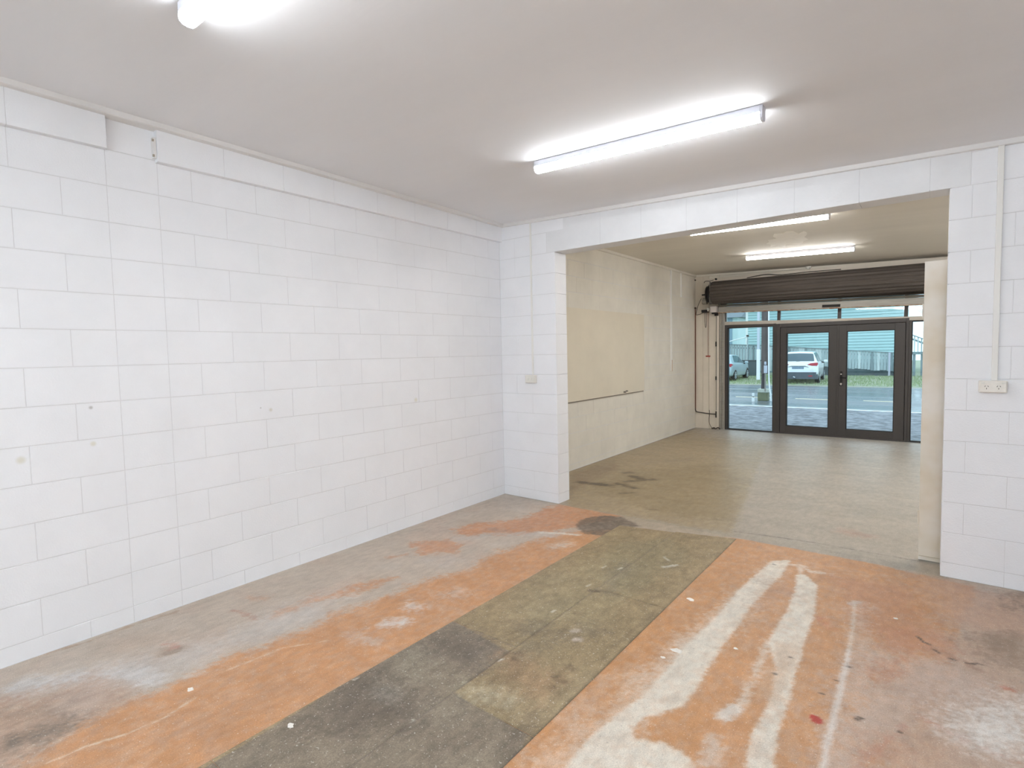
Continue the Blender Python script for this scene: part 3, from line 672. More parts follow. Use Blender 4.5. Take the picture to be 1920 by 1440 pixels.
# ------------------------------------------------------------ batten lights
def make_lamp(x0, x1, y, fn, label, em, group):
    L = x1-x0; xm = (x0+x1)/2
    o = empty('batten_light', (xm, y, fn(xm, y)-.0005)); a = math.atan2(fn(x1, y)-fn(x0, y), L); o.rotation_euler = (0, -a, 0)
    tag(o, label, 'light', group)
    h = L/2
    hb = .034
    MB().box(-h+.006, h-.012, -.0345, .0345, -hb, 0, .002).build('housing', M_lampbody, o)
    prof = [(-.031, -hb), (-.0325, -hb-.012), (-.029, -hb-.027), (-.018, -hb-.037), (0, -hb-.040), (.018, -hb-.037), (.029, -hb-.027), (.0325, -hb-.012), (.031, -hb)]
    MB().prism(prof, 'x', -h+.010, h-.014, True).build('diffuser', em, o)
    pc = [(-.033, 0)]+[(p[0]*1.03, p[1]*1.02) for p in prof]+[(.033, 0)]
    MB().prism(pc, 'x', h-.012, h).build('end_cap', M_lampbody, o)
    pl = [(-.030, 0)]+prof+[(.030, 0)]
    MB().prism(pl, 'x', -h, -h+.004).build('end_cap', em if False else M_lampbody, o)
    return o
make_lamp(1.385, 2.86, .905, c1, 'glowing white batten light cut off by the top of the picture', M_emit, None)
make_lamp(1.445, 2.905, 3.085, c1, 'glowing white batten light in the middle of the near ceiling', M_emit, None)
make_lamp(1.40, 2.86, -1.75, c1, 'unseen fill batten light added behind the camera on the left', M_fill_near, None)  # this and the next two are unseen, added to brighten the near room
make_lamp(3.60, 5.06, -1.20, c1, 'unseen fill batten light added behind the camera on the right', M_fill_near, None)
make_lamp(2.50, 3.96, -2.60, c1, 'unseen fill batten light added nearest the back window', M_fill_near, None)
make_lamp(1.43, 2.80, 6.10, c2, 'longer looking of the two batten lights seen through the opening, nearest the opening', M_emit2, None)
make_lamp(1.43, 2.78, 8.38, c2, 'batten light beyond the opening nearest the roller shutter', M_emit2, None)

make_lamp(4.15, 5.45, 6.1, c2, 'unseen fill batten light added in the far room on the right, nearer the opening', M_fill_far, None)  # this and the next are unseen, added to brighten the far room
make_lamp(4.15, 5.45, 8.38, c2, 'unseen fill batten light added in the far room on the right, nearer the shopfront', M_fill_far, None)

# ------------------------------------------------------------ sockets, conduits, small fittings
sw = empty('light_switch', (.395, WD, 1.251)); tag(sw, 'small white switch box on the narrow pier left of the opening', 'switch')
MB().box(-.066, .066, -.030, -.0005, -.040, .040, .004).build('mounting_box', M_socket, sw)
MB().box(-.056, .056, -.036, -.030, -.034, .034, .003).build('faceplate', M_plastic, sw)
for dx in (-.022, .020):
    MB().box(dx-.006, dx+.006, -.041, -.036, -.010, .010, .0015).build('rocker', M_plastic, sw)
cd = tag(MB().box(.404, .422, WD-.012, WD-.0005, 1.292, c1(.41, WD)-.030, .002).build('cable_trunking', M_conduit), 'thin white cable trunking running from the ceiling down to the small switch box', 'trunking')
ps = empty('power_socket', (3.911, WD, 1.2515)); tag(ps, 'white double power socket on the wall right of the opening', 'socket')
MB().box(-.066, .066, -.034, -.0005, -.037, .037, .005).build('mounting_box', M_socket, ps)
MB().box(-.060, .060, -.041, -.034, -.033, .033, .003).build('faceplate', M_socket, ps)
for dx in (-.030, .026):
    for (u, wv, an) in ((-.007, .003, -30), (.007, .003, 30), (0, -.011, 0)):
        mb = MB().box(-.0013, .0013, -.0417, -.0405, -.0042, .0042)
        mb.build('pin_slot', M_dark, ps, M=Matrix.Translation((dx+u, 0, wv)) @ Matrix.Rotation(math.radians(-an), 4, 'Y'))
for dx in (-.048, .046):
    MB().box(dx-.007, dx+.007, -.046, -.041, .018, .027, .0015).build('rocker', M_plastic, ps)
tag(MB().box(3.903, 3.932, WD-.017, WD-.0005, 1.289, c1(3.92, WD)-.030, .003).build('cable_trunking', M_conduit), 'white cable trunking running from the ceiling down to the double power socket', 'trunking')
tag(MB().box(.0005, .028, 9.045, 9.073, 1.15, 2.89, .003).build('cable_trunking', M_conduit), 'long grey white conduit strip on the far room left wall', 'trunking')
tag(MB().box(.0005, .022, 9.53, 9.552, 2.46, 2.89, .003).build('cable_trunking', M_conduit), 'short grey white conduit strip high on the far room left wall near the shutter', 'trunking')
tag(MB().box(.0285, .034, 9.049, 9.069, 1.14, 1.34, .001).build('conduit_cover', mat('tan_tape', (198, 172, 150), rough=.6)), 'tan cover at the lower end of the long conduit', 'cover')
sd = empty('ceiling_sensor', (1.93, 10.22, c2(1.93)-.0005)); tag(sd, 'small round white sensor on the ceiling above the roller shutter', 'sensor')
MB().cyl((0, 0, 0), (0, 0, -.018), .048, 20).build('base', M_plastic, sd)
MB().cyl((0, 0, -.018), (0, 0, -.045), .036, 20, r2=.022).build('cap', M_plastic, sd)

# flush door leaf standing behind the wall at the right of the opening
dl = empty('door_leaf', (3.562, 4.66, 0)); tag(dl, 'cream painted flush door leaf showing at the right edge of the opening', 'door')
MB().box(0, .80, 0, .036, .008, 2.085, .003).build('panel', M_door, dl)
MB().box(.002, .79, -.004, 0, .035, .040).build('kick_strip', mat('cream_strip', (196, 184, 162), rough=.5), dl)
for zz in (.3, 1.75):
    MB().cyl((-.004, .030, zz-.05), (-.004, .030, zz+.05), .005, 8).build('hinge', M_door, dl)

# paint chips lying on the floor
def chip(x, y, r, label, seed, z=0.0, col=(232, 228, 220)):
    q = random.Random(seed); n = 9
    pts = [(r*q.uniform(.55, 1.1)*math.cos(2*PI*i/n), r*.7*q.uniform(.55, 1.1)*math.sin(2*PI*i/n)) for i in range(n)]
    mb = MB(); v = [(a, b, .0) for a, b in pts]+[(a*.8, b*.8, .0025+.001*q.random()) for a, b in pts]
    mb.add(v, [tuple(range(n))[::-1], tuple(range(n, 2*n))]+[(i, (i+1) % n, n+(i+1) % n, n+i) for i in range(n)])
    tag(mb.build('paint_flake', mat('flake_white', col, rough=.6, var=.08, nscale=90), loc=(x, y, z)), label, 'flake', 'loose paint flakes on the floor')
chip(.96, .933, .022, 'white paint flake on the orange band left of the floor sheets', 1)
chip(1.567, 1.084, .020, 'white paint flake on the nearest dark floor sheet', 2, .0026)
chip(2.635, 2.558, .036, 'largest white paint flake, beside the white sprayed stripe right of the sheets', 3)
chip(2.491, 3.147, .030, 'white paint flake on orange floor near the far end of the sheets', 4)
chip(2.602, 2.457, .014, 'tiny white flake just left of the largest flake', 5)
chip(2.864, 2.749, .014, 'tiny white flake between the two sprayed stripes', 6)
chip(3.487, 3.578, .016, 'tiny white flake on the right side of the floor below the wall end', 8)

# ------------------------------------------------------------ front wall and shopfront
FY = 10.30
wf = tag(link('wall_front', MB().box(-.2, .452, FY, FY+.2, -.1, 3.1).box(.452, 4.32, FY+.02, FY+.2, 2.42, 3.1).box(4.32, 5.8, FY, FY+.2, -.1, 3.1).me('wall_front', M_cream)), 'cream front wall around the shopfront', kind='structure')
M_brd = mat('warm_cream_board', (218, 209, 195), rough=.55, var=.05, nscale=3)
for (a, b, z0, z1, d) in [(.002, .150, .32, 2.26, .012), (.154, .262, .0, 2.9, .022), (.265, .408, .32, 2.35, .014), (.41, .452, .0, 2.35, .026), (.002, .150, 2.27, 2.9, .014), (.002, .150, .0, .315, .010), (.265, .408, .0, .315, .012)]:
    MB().box(a, b, FY-d, FY, z0, z1, .002).build('lining_board', M_brd, wf)
MB().box(.262, 4.6, FY-.03, FY+.02, 2.74, 2.83, .003).build('header_board', M_brd, wf)

GY = 10.36       # plane of the glass
def frame(name, x0, x1, z0, z1, st, label, y0=GY-.05, y1=GY+.05, bottom=None, top=None, m=M_alu, inner=None, pane=True):
    """rectangular frame (stile width st) with a glass pane"""
    bt = st if bottom is None else bottom; tp = st if top is None else top
    l, r = (st, st) if inner is None else inner
    mb = MB().box(x0, x0+l, y0, y1, z0, z1, .003).box(x1-r, x1, y0, y1, z0, z1, .003).box(x0+l, x1-r, y0, y1, z0, z0+bt, .003).box(x0+l, x1-r, y0, y1, z1-tp, z1, .003)
    o = tag(link(name, mb.me(name, m)), label, kind='structure')
    if pane:
        MB().box(x0+l, x1-r, (y0+y1)/2-.003, (y0+y1)/2+.003, z0+bt, z1-tp).build('pane', M_glass, o)
        gb = MB()
        for (a, b, c, d) in ((x0+l, x0+l+.010, z0+bt, z1-tp), (x1-r-.010, x1-r, z0+bt, z1-tp)): gb.box(a, b, y0+.012, y1-.012, c, d)
        for (c, d) in ((z0+bt, z0+bt+.010), (z1-tp-.010, z1-tp)): gb.box(x0+l+.010, x1-r-.010, y0+.012, y1-.012, c, d)
        gb.build('glazing_bead', M_rubber, o)
    return o
frame('window_1', .545, 1.425, .0, 1.953, .035, 'fixed glass sidelight left of the glazed double doors in a dark frame', bottom=.012, top=.056, inner=(.050, .050))
frame('window_2', 3.305, 4.24, .0, 1.90, .035, 'fixed glass sidelight right of the glazed double doors in a dark frame', bottom=.012, top=.022, inner=(.035, .040))
df = tag(link('trim_5', MB().box(1.425, 1.487, GY-.06, GY+.05, 0, 1.93, .003).box(3.268, 3.305, GY-.06, GY+.05, 0, 1.93, .003).box(1.487, 3.268, GY-.06, GY+.05, 1.868, 1.93, .003).box(1.487, 3.268, GY-.06, GY+.05, 0, .020, .002).box(1.487, 1.505, GY+.048, GY+.07, 0, 1.90).box(3.250, 3.275, GY+.048, GY+.07, 0, 1.90).box(1.487, 3.268, GY+.048, GY+.07, 1.85, 1.90).me('door_frame', M_alu)), 'dark bronze aluminium frame holding the glazed double doors', kind='structure')
dL = frame('door_1', 1.492, 2.364, .018, 1.862, .095, 'left glazed leaf of the dark bronze double doors', bottom=.118, top=.102, inner=(.095, .130))
dR = frame('door_2', 2.369, 3.262, .018, 1.862, .115, 'right glazed leaf of the dark bronze double doors with the lever handle', bottom=.118, top=.102, inner=(.114, .132))
MB().box(2.352, 2.378, GY-.062, GY-.05, .02, 1.86, .003).build('meeting_strip', M_alu, dR)
h = MB().box(2.398, 2.432, GY-.058, GY-.05, .86, 1.10, .004).build('handle_plate', M_rubber, dR)
MB().tube(smoothpath([(2.415, GY-.055, 1.00), (2.415, GY-.10, 1.00), (2.44, GY-.108, 1.0), (2.50, GY-.108, .998)], 4), .010, 8).build('lever_handle', M_rubber, dR)
tag(MB().cyl((2.415, GY-.050, 1.055), (2.415, GY-.066, 1.055), .011, 12).build('lock_button', M_silver, dR), 'small silver button')
tag(MB().cyl((2.415, GY-.050, .895), (2.415, GY-.070, .895), .014, 12).box(2.408, 2.422, GY-.066, GY-.05, .872, .895, .002).build('lock_cylinder', M_silver, dR), 'silver key cylinder')
# transom lights: beige rail, mullions, glass
tr = tag(link('window_3', MB().box(.53, 4.26, -.05, .05, -.031, .031, .004).me('transom_rail', M_beige), M=Matrix.Translation((0, GY, 1.995)) @ Matrix.Rotation(.0225, 4, 'Y')), 'strip of clear transom glass over a beige rail above the glazed doors', kind='structure')
for a, b in ((.56, 1.43), (1.48, 2.345), (2.39, 3.235), (3.285, 4.2)):
    MB().box(a, b, .0, .006, .03, .44).build('pane', M_glass, tr)
for a in (1.43, 2.345, 3.235):
    MB().box(a, a+.05, -.02, .03, .025, .44, .003).build('mullion', M_alu, tr)
MB().box(.53, .56, -.03, .03, -.05, .44, .003).build('mullion', M_alu, tr)
tag(link('trim_6', MB().box(.452, .545, FY+.0, FY+.16, 0, 2.42, .002).box(4.24, 4.32, FY, FY+.16, 0, 2.42, .002).me('opening_lining', M_beige)), 'beige timber lining at the sides of the shopfront opening', kind='structure')

# ------------------------------------------------------------ roller shutter
rs = empty('roller_shutter', (.42, 10.045, 2.538)); tag(rs, 'weathered brown roller shutter rolled up above the glazed doors', 'shutter')
tilt = Matrix.Rotation(.010, 4, 'Y')
n = 120; prof = []
for i in range(n):
    t = 2*PI*i/n; r = .200+.0075*math.cos(t*20)
    prof.append((r*math.cos(t), r*math.sin(t)))
LD = 3.86
mb = MB()
# spirally wound: ring of ribs along the drum
v = [(0, p[0], p[1]) for p in prof]+[(LD, p[0], p[1]) for p in prof]
mb.add(v, [(i, (i+1) % n, n+(i+1) % n, n+i) for i in range(n)], True)
mb.add([(0, p[0]*.98, p[1]*.98) for p in prof]+[(LD, p[0]*.98, p[1]*.98) for p in prof], [tuple(range(n))[::-1], tuple(range(n, 2*n))])
mb.build('curtain_roll', M_shutter, rs, M=tilt)
MB().cyl((-.12, 0, 0), (LD+.12, 0, 0), .035, 14).build('axle', M_black, rs, M=tilt)
for x0, r, rn in ((-.050, .185, .16), (-.105, .150, .12)):
    mb = MB(); k = 36
    vv = []
    for a in (x0, x0+.030):
        for rad in (r, rn*.35): vv += [(a, rad*math.cos(2*PI*i/k), rad*math.sin(2*PI*i/k)) for i in range(k)]
    ff = []
    for i in range(k):
        j = (i+1) % k
        ff += [(i, j, 2*k+j, 2*k+i), (k+i, 3*k+i, 3*k+j, k+j), (i, k+i, k+j, j), (2*k+i, 2*k+j, 3*k+j, 3*k+i)]
    mb.add(vv, ff); mb.build('chain_wheel', M_black, rs, M=Matrix.Translation((0, 0, -.02)))
MB().box(-.016, -.008, -.17, .20, -.20, .19, .002).build('end_bracket', M_steel, rs)
MB().box(.038, .08, .15, .245, -.21, -.14, .004).build('end_bracket', M_steel, rs)
# hanging end of the curtain: narrow ribbed slats, then the pale bottom rail
yb = 10.235-10.045
sl = Matrix.Translation((.03, 0, -.347)) @ Matrix.Rotation(.0215, 4, 'Y')
ribs = []
for q, (z0, z1) in enumerate(((.102, .145), (.145, .190), (.185, .235), (.235, .30))):
    MB().prism([(yb+.006, z0+.002), (yb-.006, z0+.006), (yb-.012, (z0+z1)/2), (yb-.006, z1-.006), (yb+.006, z1-.002)], 'x', 0, LD-.06).build('curtain_slat', M_slat if q == 0 else M_shutter, rs, M=sl)
br = MB().box(0, LD-.06, yb-.022, yb+.014, -.005, .100, .006).build('bottom_rail', M_rail, rs, M=sl)
MB().box(0, LD-.06, yb-.036, yb+.018, -.016, -.004, .003).build('rusty_lip', M_rust, rs, M=sl)
MB().box(1.69, 1.95, yb-.026, yb-.020, .008, .052, .002).build('handle_slot', M_dark, rs, M=sl)
MB().box(1.80, 1.86, yb-.045, yb-.018, -.020, -.002, .002).build('latch', M_rust, rs, M=sl)
# side guides
for gx in (.055, 3.83):
    g = MB().box(gx, gx+.030, .215, .255, -2.53, -.30, .002).box(gx+.034, gx+.062, .225, .255, -2.53, -.30, .002).build('side_guide', M_rail if gx < 1 else M_steel, rs)
tag(MB().box(.335, .446, 10.13, FY-.028, 2.19, 2.305, .008).build('junction_box', mat('pale_grey_box', (196, 188, 184), rough=.5)), 'pale grey box on the wall under the left end of the shutter roll', 'box')
tag(MB().box(.35, .446, 10.16, FY-.03, 2.165, 2.186, .003).box(.39, .444, 10.20, FY-.03, 2.13, 2.165, .003).build('shelf_bracket', M_black), 'dark bracket under the pale grey box', 'bracket')
gh = empty('shutter_gearbox', (.215, 10.17, 2.36)); tag(gh, 'round greasy chain gear left of the shutter roll', 'gearbox')
MB().cyl((-.02, 0, .05), (.05, 0, .05), .062, 20).build('gear_case', M_rail, gh)
MB().cyl((-.035, 0, .02), (.0, 0, .02), .024, 14).build('sprocket', M_black, gh)
MB().box(-.05, .06, -.02, .09, -.16, -.11, .006).build('mount', M_black, gh)
MB().tube([(-.05, .02, .17), (.02, .02, .17), (.09, .02, .17)], .014).build('hook_arm', M_black, gh)
MB().tube([(.05, .02, -.13), (.075, -.02, -.09), (.09, -.02, -.12)], .022).build('cable_gland', M_plastic, gh)
# hanging chain loop, pull cord, loose cables
lp = [(.205, 10.24, 2.24), (.203, 10.24, 2.05), (.212, 10.24, 1.93), (.228, 10.24, 1.95), (.232, 10.24, 2.1), (.236, 10.24, 2.24)]
tag(MB().tube(smoothpath(lp, 6), .0045, 6).build('hand_chain', M_cable), 'short dark looped hand chain below the chain gear', 'chain')
pcd = empty('pull_cord', (.262, 10.24, 1.38)); tag(pcd, 'thin brown pull cord with a red handle hanging beside the shopfront', 'cord')
MB().tube([(0, 0, .86), (.001, 0, .45), (0, 0, .01)], .0045, 6).build('cord', M_cord, pcd)
MB().cyl((-.040, 0, 0), (.040, 0, 0), .012, 10).build('handle', M_red, pcd)
def cable(name, pts, r, label, m_=M_cable, cat='cable', k=7): return tag(MB().tube(smoothpath(pts, k), r, 6).build(name, m_), label, cat)
cable('loose_cable', [(.14, 10.23, 2.47), (.085, 10.23, 2.36), (.035, 10.24, 2.19), (.06, 10.24, 2.17), (.12, 10.24, 2.18), (.17, 10.22, 2.2)], .005, 'loose thin cable looping left of the chain gear')
cable('loose_cable', [(.18, 10.255, 2.76), (.21, 10.255, 2.79), (.30, 10.255, 2.785), (.36, 10.255, 2.80)], .006, 'short bent cable near the ceiling above the shutter roll')
cable('loose_cable', [(.95, 10.24, 2.775), (1.1, 10.23, 2.79), (1.3, 10.22, 2.80), (1.5, 10.23, 2.77), (1.9, 10.24, 2.775), (2.4, 10.24, 2.765)], .006, 'thin cable sagging along the header board above the shutter roll')
tag(MB().cyl((.405, 10.26, 2.808), (.405, 10.225, 2.808), .018, 12).build('bolt_head', M_black), 'round dark bolt head above the left end of the shutter roll', 'bolt')
cp = empty('corner_pipe', (.012, 10.270, .33)); tag(cp, 'thin brown pipe down the far left corner turning along the wall near the floor', 'pipe')
MB().tube([(0, 0, 1.95), (0, 0, .05)], .009, 8).build('upright', M_cord, cp)
MB().tube(smoothpath([(0, 0, .05), (.004, -.004, .01), (.03, -.004, -.02), (.16, -.004, -.035), (.28, -.004, -.045), (.395, -.006, -.045)], 4), .009, 8).build('horizontal_run', M_cable, cp)
MB().cyl((.0, .01, 1.97), (.0, -.02, 1.97), .018, 10).build('clip', M_cable, cp)
MB().cyl((.0, .01, 2.50), (.0, -.02, 2.50), .012, 10).build('clip', M_cable, cp)
cable('loose_cable', [(.285, 10.24, .36), (.290, 10.24, .29), (.283, 10.235, .17), (.30, 10.23, .08), (.345, 10.23, .02), (.39, 10.22, .012)], .005, 'thin cable curling from the low pipe to the floor left of the shopfront')
def lock(z0, z1, label): tag(MB().box(.395, .412, 10.245, FY-.026, z0, z1, .003).build('keeper', M_black), label, 'keeper')
lock(1.56, 1.65, 'upper dark keeper on the board beside the left shutter guide')
lock(.93, 1.00, 'middle dark keeper on the board beside the left shutter guide')
lock(.22, .34, 'lowest dark keeper on the board beside the left shutter guide')
tag(MB().box(.402, .409, 10.258, FY-.026, .36, 2.12, .001).build('keeper_rod', M_steel), 'thin steel rod running between the dark keepers', 'rod')
tag(MB().tube(smoothpath([(.34, 10.20, .014), (.38, 10.22, .03), (.42, 10.18, .02), (.46, 10.2, .04), (.49, 10.22, .012)], 5), .012, 6).build('debris', M_cable), 'small heap of dark scraps on the floor at the foot of the shutter guide', 'debris')

# ------------------------------------------------------------ outside: ground
def gz(y):
    if y < 30: return -.0205*(y-10.4)
    return min(-.4018+.015*(y-30), -.25)
def strip_ground(name, x0, x1, y0, y1, material, label, dz=0.0, nseg=1):
    v = []; f = []
    for i in range(nseg+1):
        y = y0+(y1-y0)*i/nseg; v += [(x0, y, gz(y)+dz), (x1, y, gz(y)+dz)]
        if i: f.append((2*i-2, 2*i-1, 2*i+1, 2*i))
    return tag(link(name, mesh(name, v, f, material)), label, kind='structure')
M_gravel = mat('wet_gravel', (150, 152, 160), rough=.6, var=.30, nscale=6, bump=1.0, bscale=14, col2=(84, 86, 94), detail=12, spec=.35)
M_road = mat('wet_asphalt', (104, 110, 120), rough=.26, var=.16, nscale=2.0, bump=.25, bscale=60, stretch=(.35, 2, 1), spec=.6)
_t = M_road.node_tree; _n = _t.nodes.new('ShaderNodeTexNoise'); _m = _t.nodes.new('ShaderNodeMapping'); _g = _t.nodes.new('ShaderNodeNewGeometry'); _r = _t.nodes.new('ShaderNodeMapRange')
_m.inputs['Scale'].default_value = (.06, .5, 1); _n.inputs['Scale'].default_value = 1.0; _n.inputs['Detail'].default_value = 5
_r.inputs['From Min'].default_value = .38; _r.inputs['From Max'].default_value = .62; _r.inputs['To Min'].default_value = .16; _r.inputs['To Max'].default_value = .36
_t.links.new(_g.outputs['Position'], _m.inputs['Vector']); _t.links.new(_m.outputs['Vector'], _n.inputs['Vector']); _t.links.new(_n.outputs['Fac'], _r.inputs['Value']); _t.links.new(_r.outputs['Result'], _t.nodes['Principled BSDF'].inputs['Roughness'])
M_kerb = mat('wet_kerb_concrete', (136, 142, 146), rough=.35, var=.06, nscale=5)
M_grass = mat('verge_grass', (148, 160, 122), rough=.9, var=.3, nscale=2.2, col2=(152, 154, 140), bump=1.0, bscale=40, detail=9)
strip_ground('gravel_apron', -40, 45, 10.45, 15.95, M_gravel, 'wet grey gravel apron between the shopfront and the kerb', 0)
tag(link('door_sill', MB().box(.45, 4.32, 10.31, 10.62, -.14, -.004, .004).me('door_sill', M_kerb)), 'concrete sill under the shopfront', kind='structure')
strip_ground('road', -90, 90, 16.32, 29.9, M_road, 'wet asphalt road in front of the shop')
strip_ground('grass_verge', -90, 90, 29.9, 75, M_grass, 'grass verge beyond the road', 0, 12)
kb = strip_ground('kerb', -90, 90, 15.94, 16.33, M_kerb, 'pale kerb between the gravel apron and the road', .012)
lm = empty('lane_marking', (0, 19.65, gz(19.65))); tag(lm, 'broken pale centre line painted along the wet road', kind='structure')
M_line = mat('road_line_paint', (244, 226, 190), rough=.4)
for i in range(-6, 9):
    x0 = -3.75+i*1.78*1.06*1.0
    MB().box(x0, x0+1.15, -.06, .06, -.01, .006).build('dash', M_line, lm)
tag(link('edge_line', MB().box(-60, 60, -.05, .05, -.008, .006).me('edge_line', M_line), loc=(0, 29.2, gz(29.2))), 'thin pale line at the far edge of the road', kind='structure')
# grass tufts in the strip of verge that shows
rg = random.Random(5); v = []; f = []
for i in range(6500):
    x = rg.uniform(-10, 5.5); y = rg.uniform(30.0, 37.5); h_ = rg.uniform(.05, .16); a = rg.uniform(0, PI); dx, dy = .014*math.cos(a), .014*math.sin(a); k = len(v)
    lx, ly = rg.uniform(-.05, .05), rg.uniform(-.05, .05)
    v += [(x-dx, y-dy, gz(y)), (x+dx, y+dy, gz(y)), (x+lx, y+ly, gz(y)+h_)]; f.append((k, k+1, k+2))
tag(link('verge_grass_blades', mesh('verge_grass_blades', v, f, mat('grass_blade', (140, 158, 112), rough=.8, var=.2, nscale=3))), 'green grass blades along the verge beyond the road', 'grass', kind='stuff')

# utility pole with its markers
up_ = empty('utility_pole', (-.575, 18.2, gz(18.2))); tag(up_, 'dark timber utility pole at the near side of the road', 'pole')
M_pole = mat('weathered_pole_timber', (96, 88, 86), rough=.8, var=.3, nscale=6, stretch=(6, 6, .6))
MB().cyl((0, 0, .86), (0, 0, 8.0), .120, 18, r2=.095).build('shaft', M_pole, up_)
MB().cyl((-.06, 0, .28), (-.045, 0, .90), .060, 14).build('stub', mat('dark_stub', (74, 70, 74), rough=.8, var=.2, nscale=9), up_)
MB().box(-.195, .10, -.12, .14, .0, .26, .02).build('concrete_footing', mat('mossy_concrete', (112, 118, 92), rough=.8, var=.25, nscale=7), up_)
MB().box(-.20, .105, -.125, .145, .26, .38, .02).build('footing_cap', mat('pale_concrete_cap', (186, 190, 178), rough=.7, var=.1, nscale=8), up_)
MB().box(-.225, -.118, -.14, -.125, .67, 1.63, .004).build('marker_board', mat('white_marker_board', (244, 246, 244), rough=.4), up_)
MB().box(-.215, -.135, -.128, -.10, 1.63, 5.2, .004).build('cable_guard', mat('pale_cable_guard', (196, 206, 216), rough=.4), up_)
MB().box(-.01, .09, -.135, -.10, .88, 1.12, .01).box(.0, .06, -.13, -.10, 1.14, 1.24, .01).build('notice', mat('torn_pale_notice', (196, 200, 212), rough=.6, var=.15, nscale=30), up_)
MB().tube([(.03, -.12, .3), (.03, -.12, .88)], .02).build('earth_cable', M_steel, up_)
M_whitepipe = mat('white_guard_pipe', (240, 244, 244), rough=.4)
tag(MB().tube(smoothpath([(-.448, 18.05, 5.0), (-.448, 18.05, 2.4), (-.437, 18.05, .9), (-.418, 18.05, .35), (-.375, 18.05, .02), (-.375, 18.05, -.15)], 4), .021, 8).build('stay_guard', M_whitepipe), 'tall thin white pipe beside the utility pole, kinked near the ground', 'pipe')
mk = empty('marker_peg', (-.80, 17.7, gz(17.7))); tag(mk, 'low white marker peg on the gravel left of the pole footing', 'peg')
MB().cyl((0, 0, 0), (0, 0, .13), .040, 10).build('base', M_whitepipe, mk); MB().cyl((0, 0, .17), (0, 0, .26), .035, 10).build('cap', M_whitepipe, mk); MB().cyl((0, 0, .12), (0, 0, .18), .022, 10).build('neck', M_steel, mk)

# ------------------------------------------------------------ cars
def loft(stations):
    """stations: (y, zb, zbelt, w, wr, zr, wb)"""
    rows = []
    for (y, zb, zc, wd, wr, zr, wb) in stations:
        h = [(0, zb), (wb*.8, zb), (wb, zb+.05), (wd*.985, zb+.16), (wd, zb+(zc-zb)*.5), (wd*.985, zc-.03), (wd*.95, zc+.01), (wr+(wd*.95-wr)*.45, zc+(zr-zc)*.5), (wr, zr-.07*min(1, (zr-zc)*3)), (wr*.82, zr-.01), (0, zr+.015)]
        rows.append([(x, y, z) for x, z in h])
    return rows
def car_surface(rows, sub=4):
    def cr(a, b, c, d, t): return tuple(.5*((2*b[i])+(c[i]-a[i])*t+(2*a[i]-5*b[i]+4*c[i]-d[i])*t*t+(3*b[i]-a[i]-3*c[i]+d[i])*t**3) for i in range(3))
    N = len(rows); K = len(rows[0])
    def row(s):
        i = min(int(s), N-2); t = s-i
        return [cr(rows[max(i-1, 0)][k], rows[i][k], rows[i+1][k], rows[min(i+2, N-1)][k], t) for k in range(K)]
    def pt(s, u):
        r = row(s); j = min(int(u), K-2); t = u-j
        return Vector(cr(r[max(j-1, 0)], r[j], r[j+1], r[min(j+2, K-1)], t))
    return pt
def car_patch(pt, s0, s1, u0, u1, side, off, corners=None, n=8, round_=0.0):
    """a thin panel following the body; corners = 4 (s,u) quad points"""
    q = corners or [(s0, u0), (s1, u0), (s1, u1), (s0, u1)]
    v = []; f = []
    for i in range(n+1):
        for j in range(n+1):
            a, b = i/n, j/n
            s = (q[0][0]*(1-a)+q[1][0]*a)*(1-b)+(q[3][0]*(1-a)+q[2][0]*a)*b
            u = (q[0][1]*(1-a)+q[1][1]*a)*(1-b)+(q[3][1]*(1-a)+q[2][1]*a)*b
            p = pt(s, u); e = .02
            nrm = (pt(s+e, u)-pt(s-e if s > e else s, u)).cross(pt(s, u+e)-pt(s, u-e))
            if nrm.length > 1e-9: nrm.normalize()
            if nrm.x < 0 and abs(nrm.x) > .2 or (abs(nrm.x) <= .2 and nrm.z < 0): nrm = -nrm
            p = p+nrm*off; v.append((p.x*side, p.y, p.z))
    for i in range(n):
        for j in range(n): f.append((i*(n+1)+j, (i+1)*(n+1)+j, (i+1)*(n+1)+j+1, i*(n+1)+j+1))
    return v, f
M_tyre = mat('tyre_rubber', (38, 38, 40), rough=.8)
M_rim = mat('alloy_rim', (206, 214, 222), rough=.3, metal=.4)
M_carglass = mat('tinted_car_glass', (62, 88, 98), rough=.08, spec=.8)
M_tail = mat('red_tail_lamp', (190, 52, 66), rough=.25)
M_darktrim = mat('dark_grey_bumper', (78, 88, 98), rough=.6)
def wheel(parent, x, y, r, side):
    z = r
    w_ = MB().cyl((x, y, z), (x-side*.20, y, z), r, 28).build('tyre', M_tyre, parent)
    MB().cyl((x+side*.006, y, z), (x-side*.05, y, z), r*.66, 24).build('rim', M_darktrim, w_)
    mb = MB()
    for k in range(5):
        a = 2*PI*k/5+.3
        d = Vector((0, math.cos(a), math.sin(a))); p = Vector((0, -math.sin(a), math.cos(a)))
        c0 = Vector((x+side*.014, y, z))
        q = [c0+d*.02+p*.03, c0+d*.02-p*.03, c0+d*r*.64-p*.045, c0+d*r*.64+p*.045]
        mb.add(q+[t-Vector((side*.02, 0, 0)) for t in q], [(0, 1, 2, 3), (4, 7, 6, 5), (0, 4, 5, 1), (1, 5, 6, 2), (2, 6, 7, 3), (3, 7, 4, 0)])
    k = 28
    vv = [(x+side*.012, y+rad*math.cos(2*PI*i/k), z+rad*math.sin(2*PI*i/k)) for rad in (r*.68, r*.60) for i in range(k)]
    mb.add(vv, [(i, (i+1) % k, k+(i+1) % k, k+i) for i in range(k)])
    mb.build('spokes', M_rim, w_)
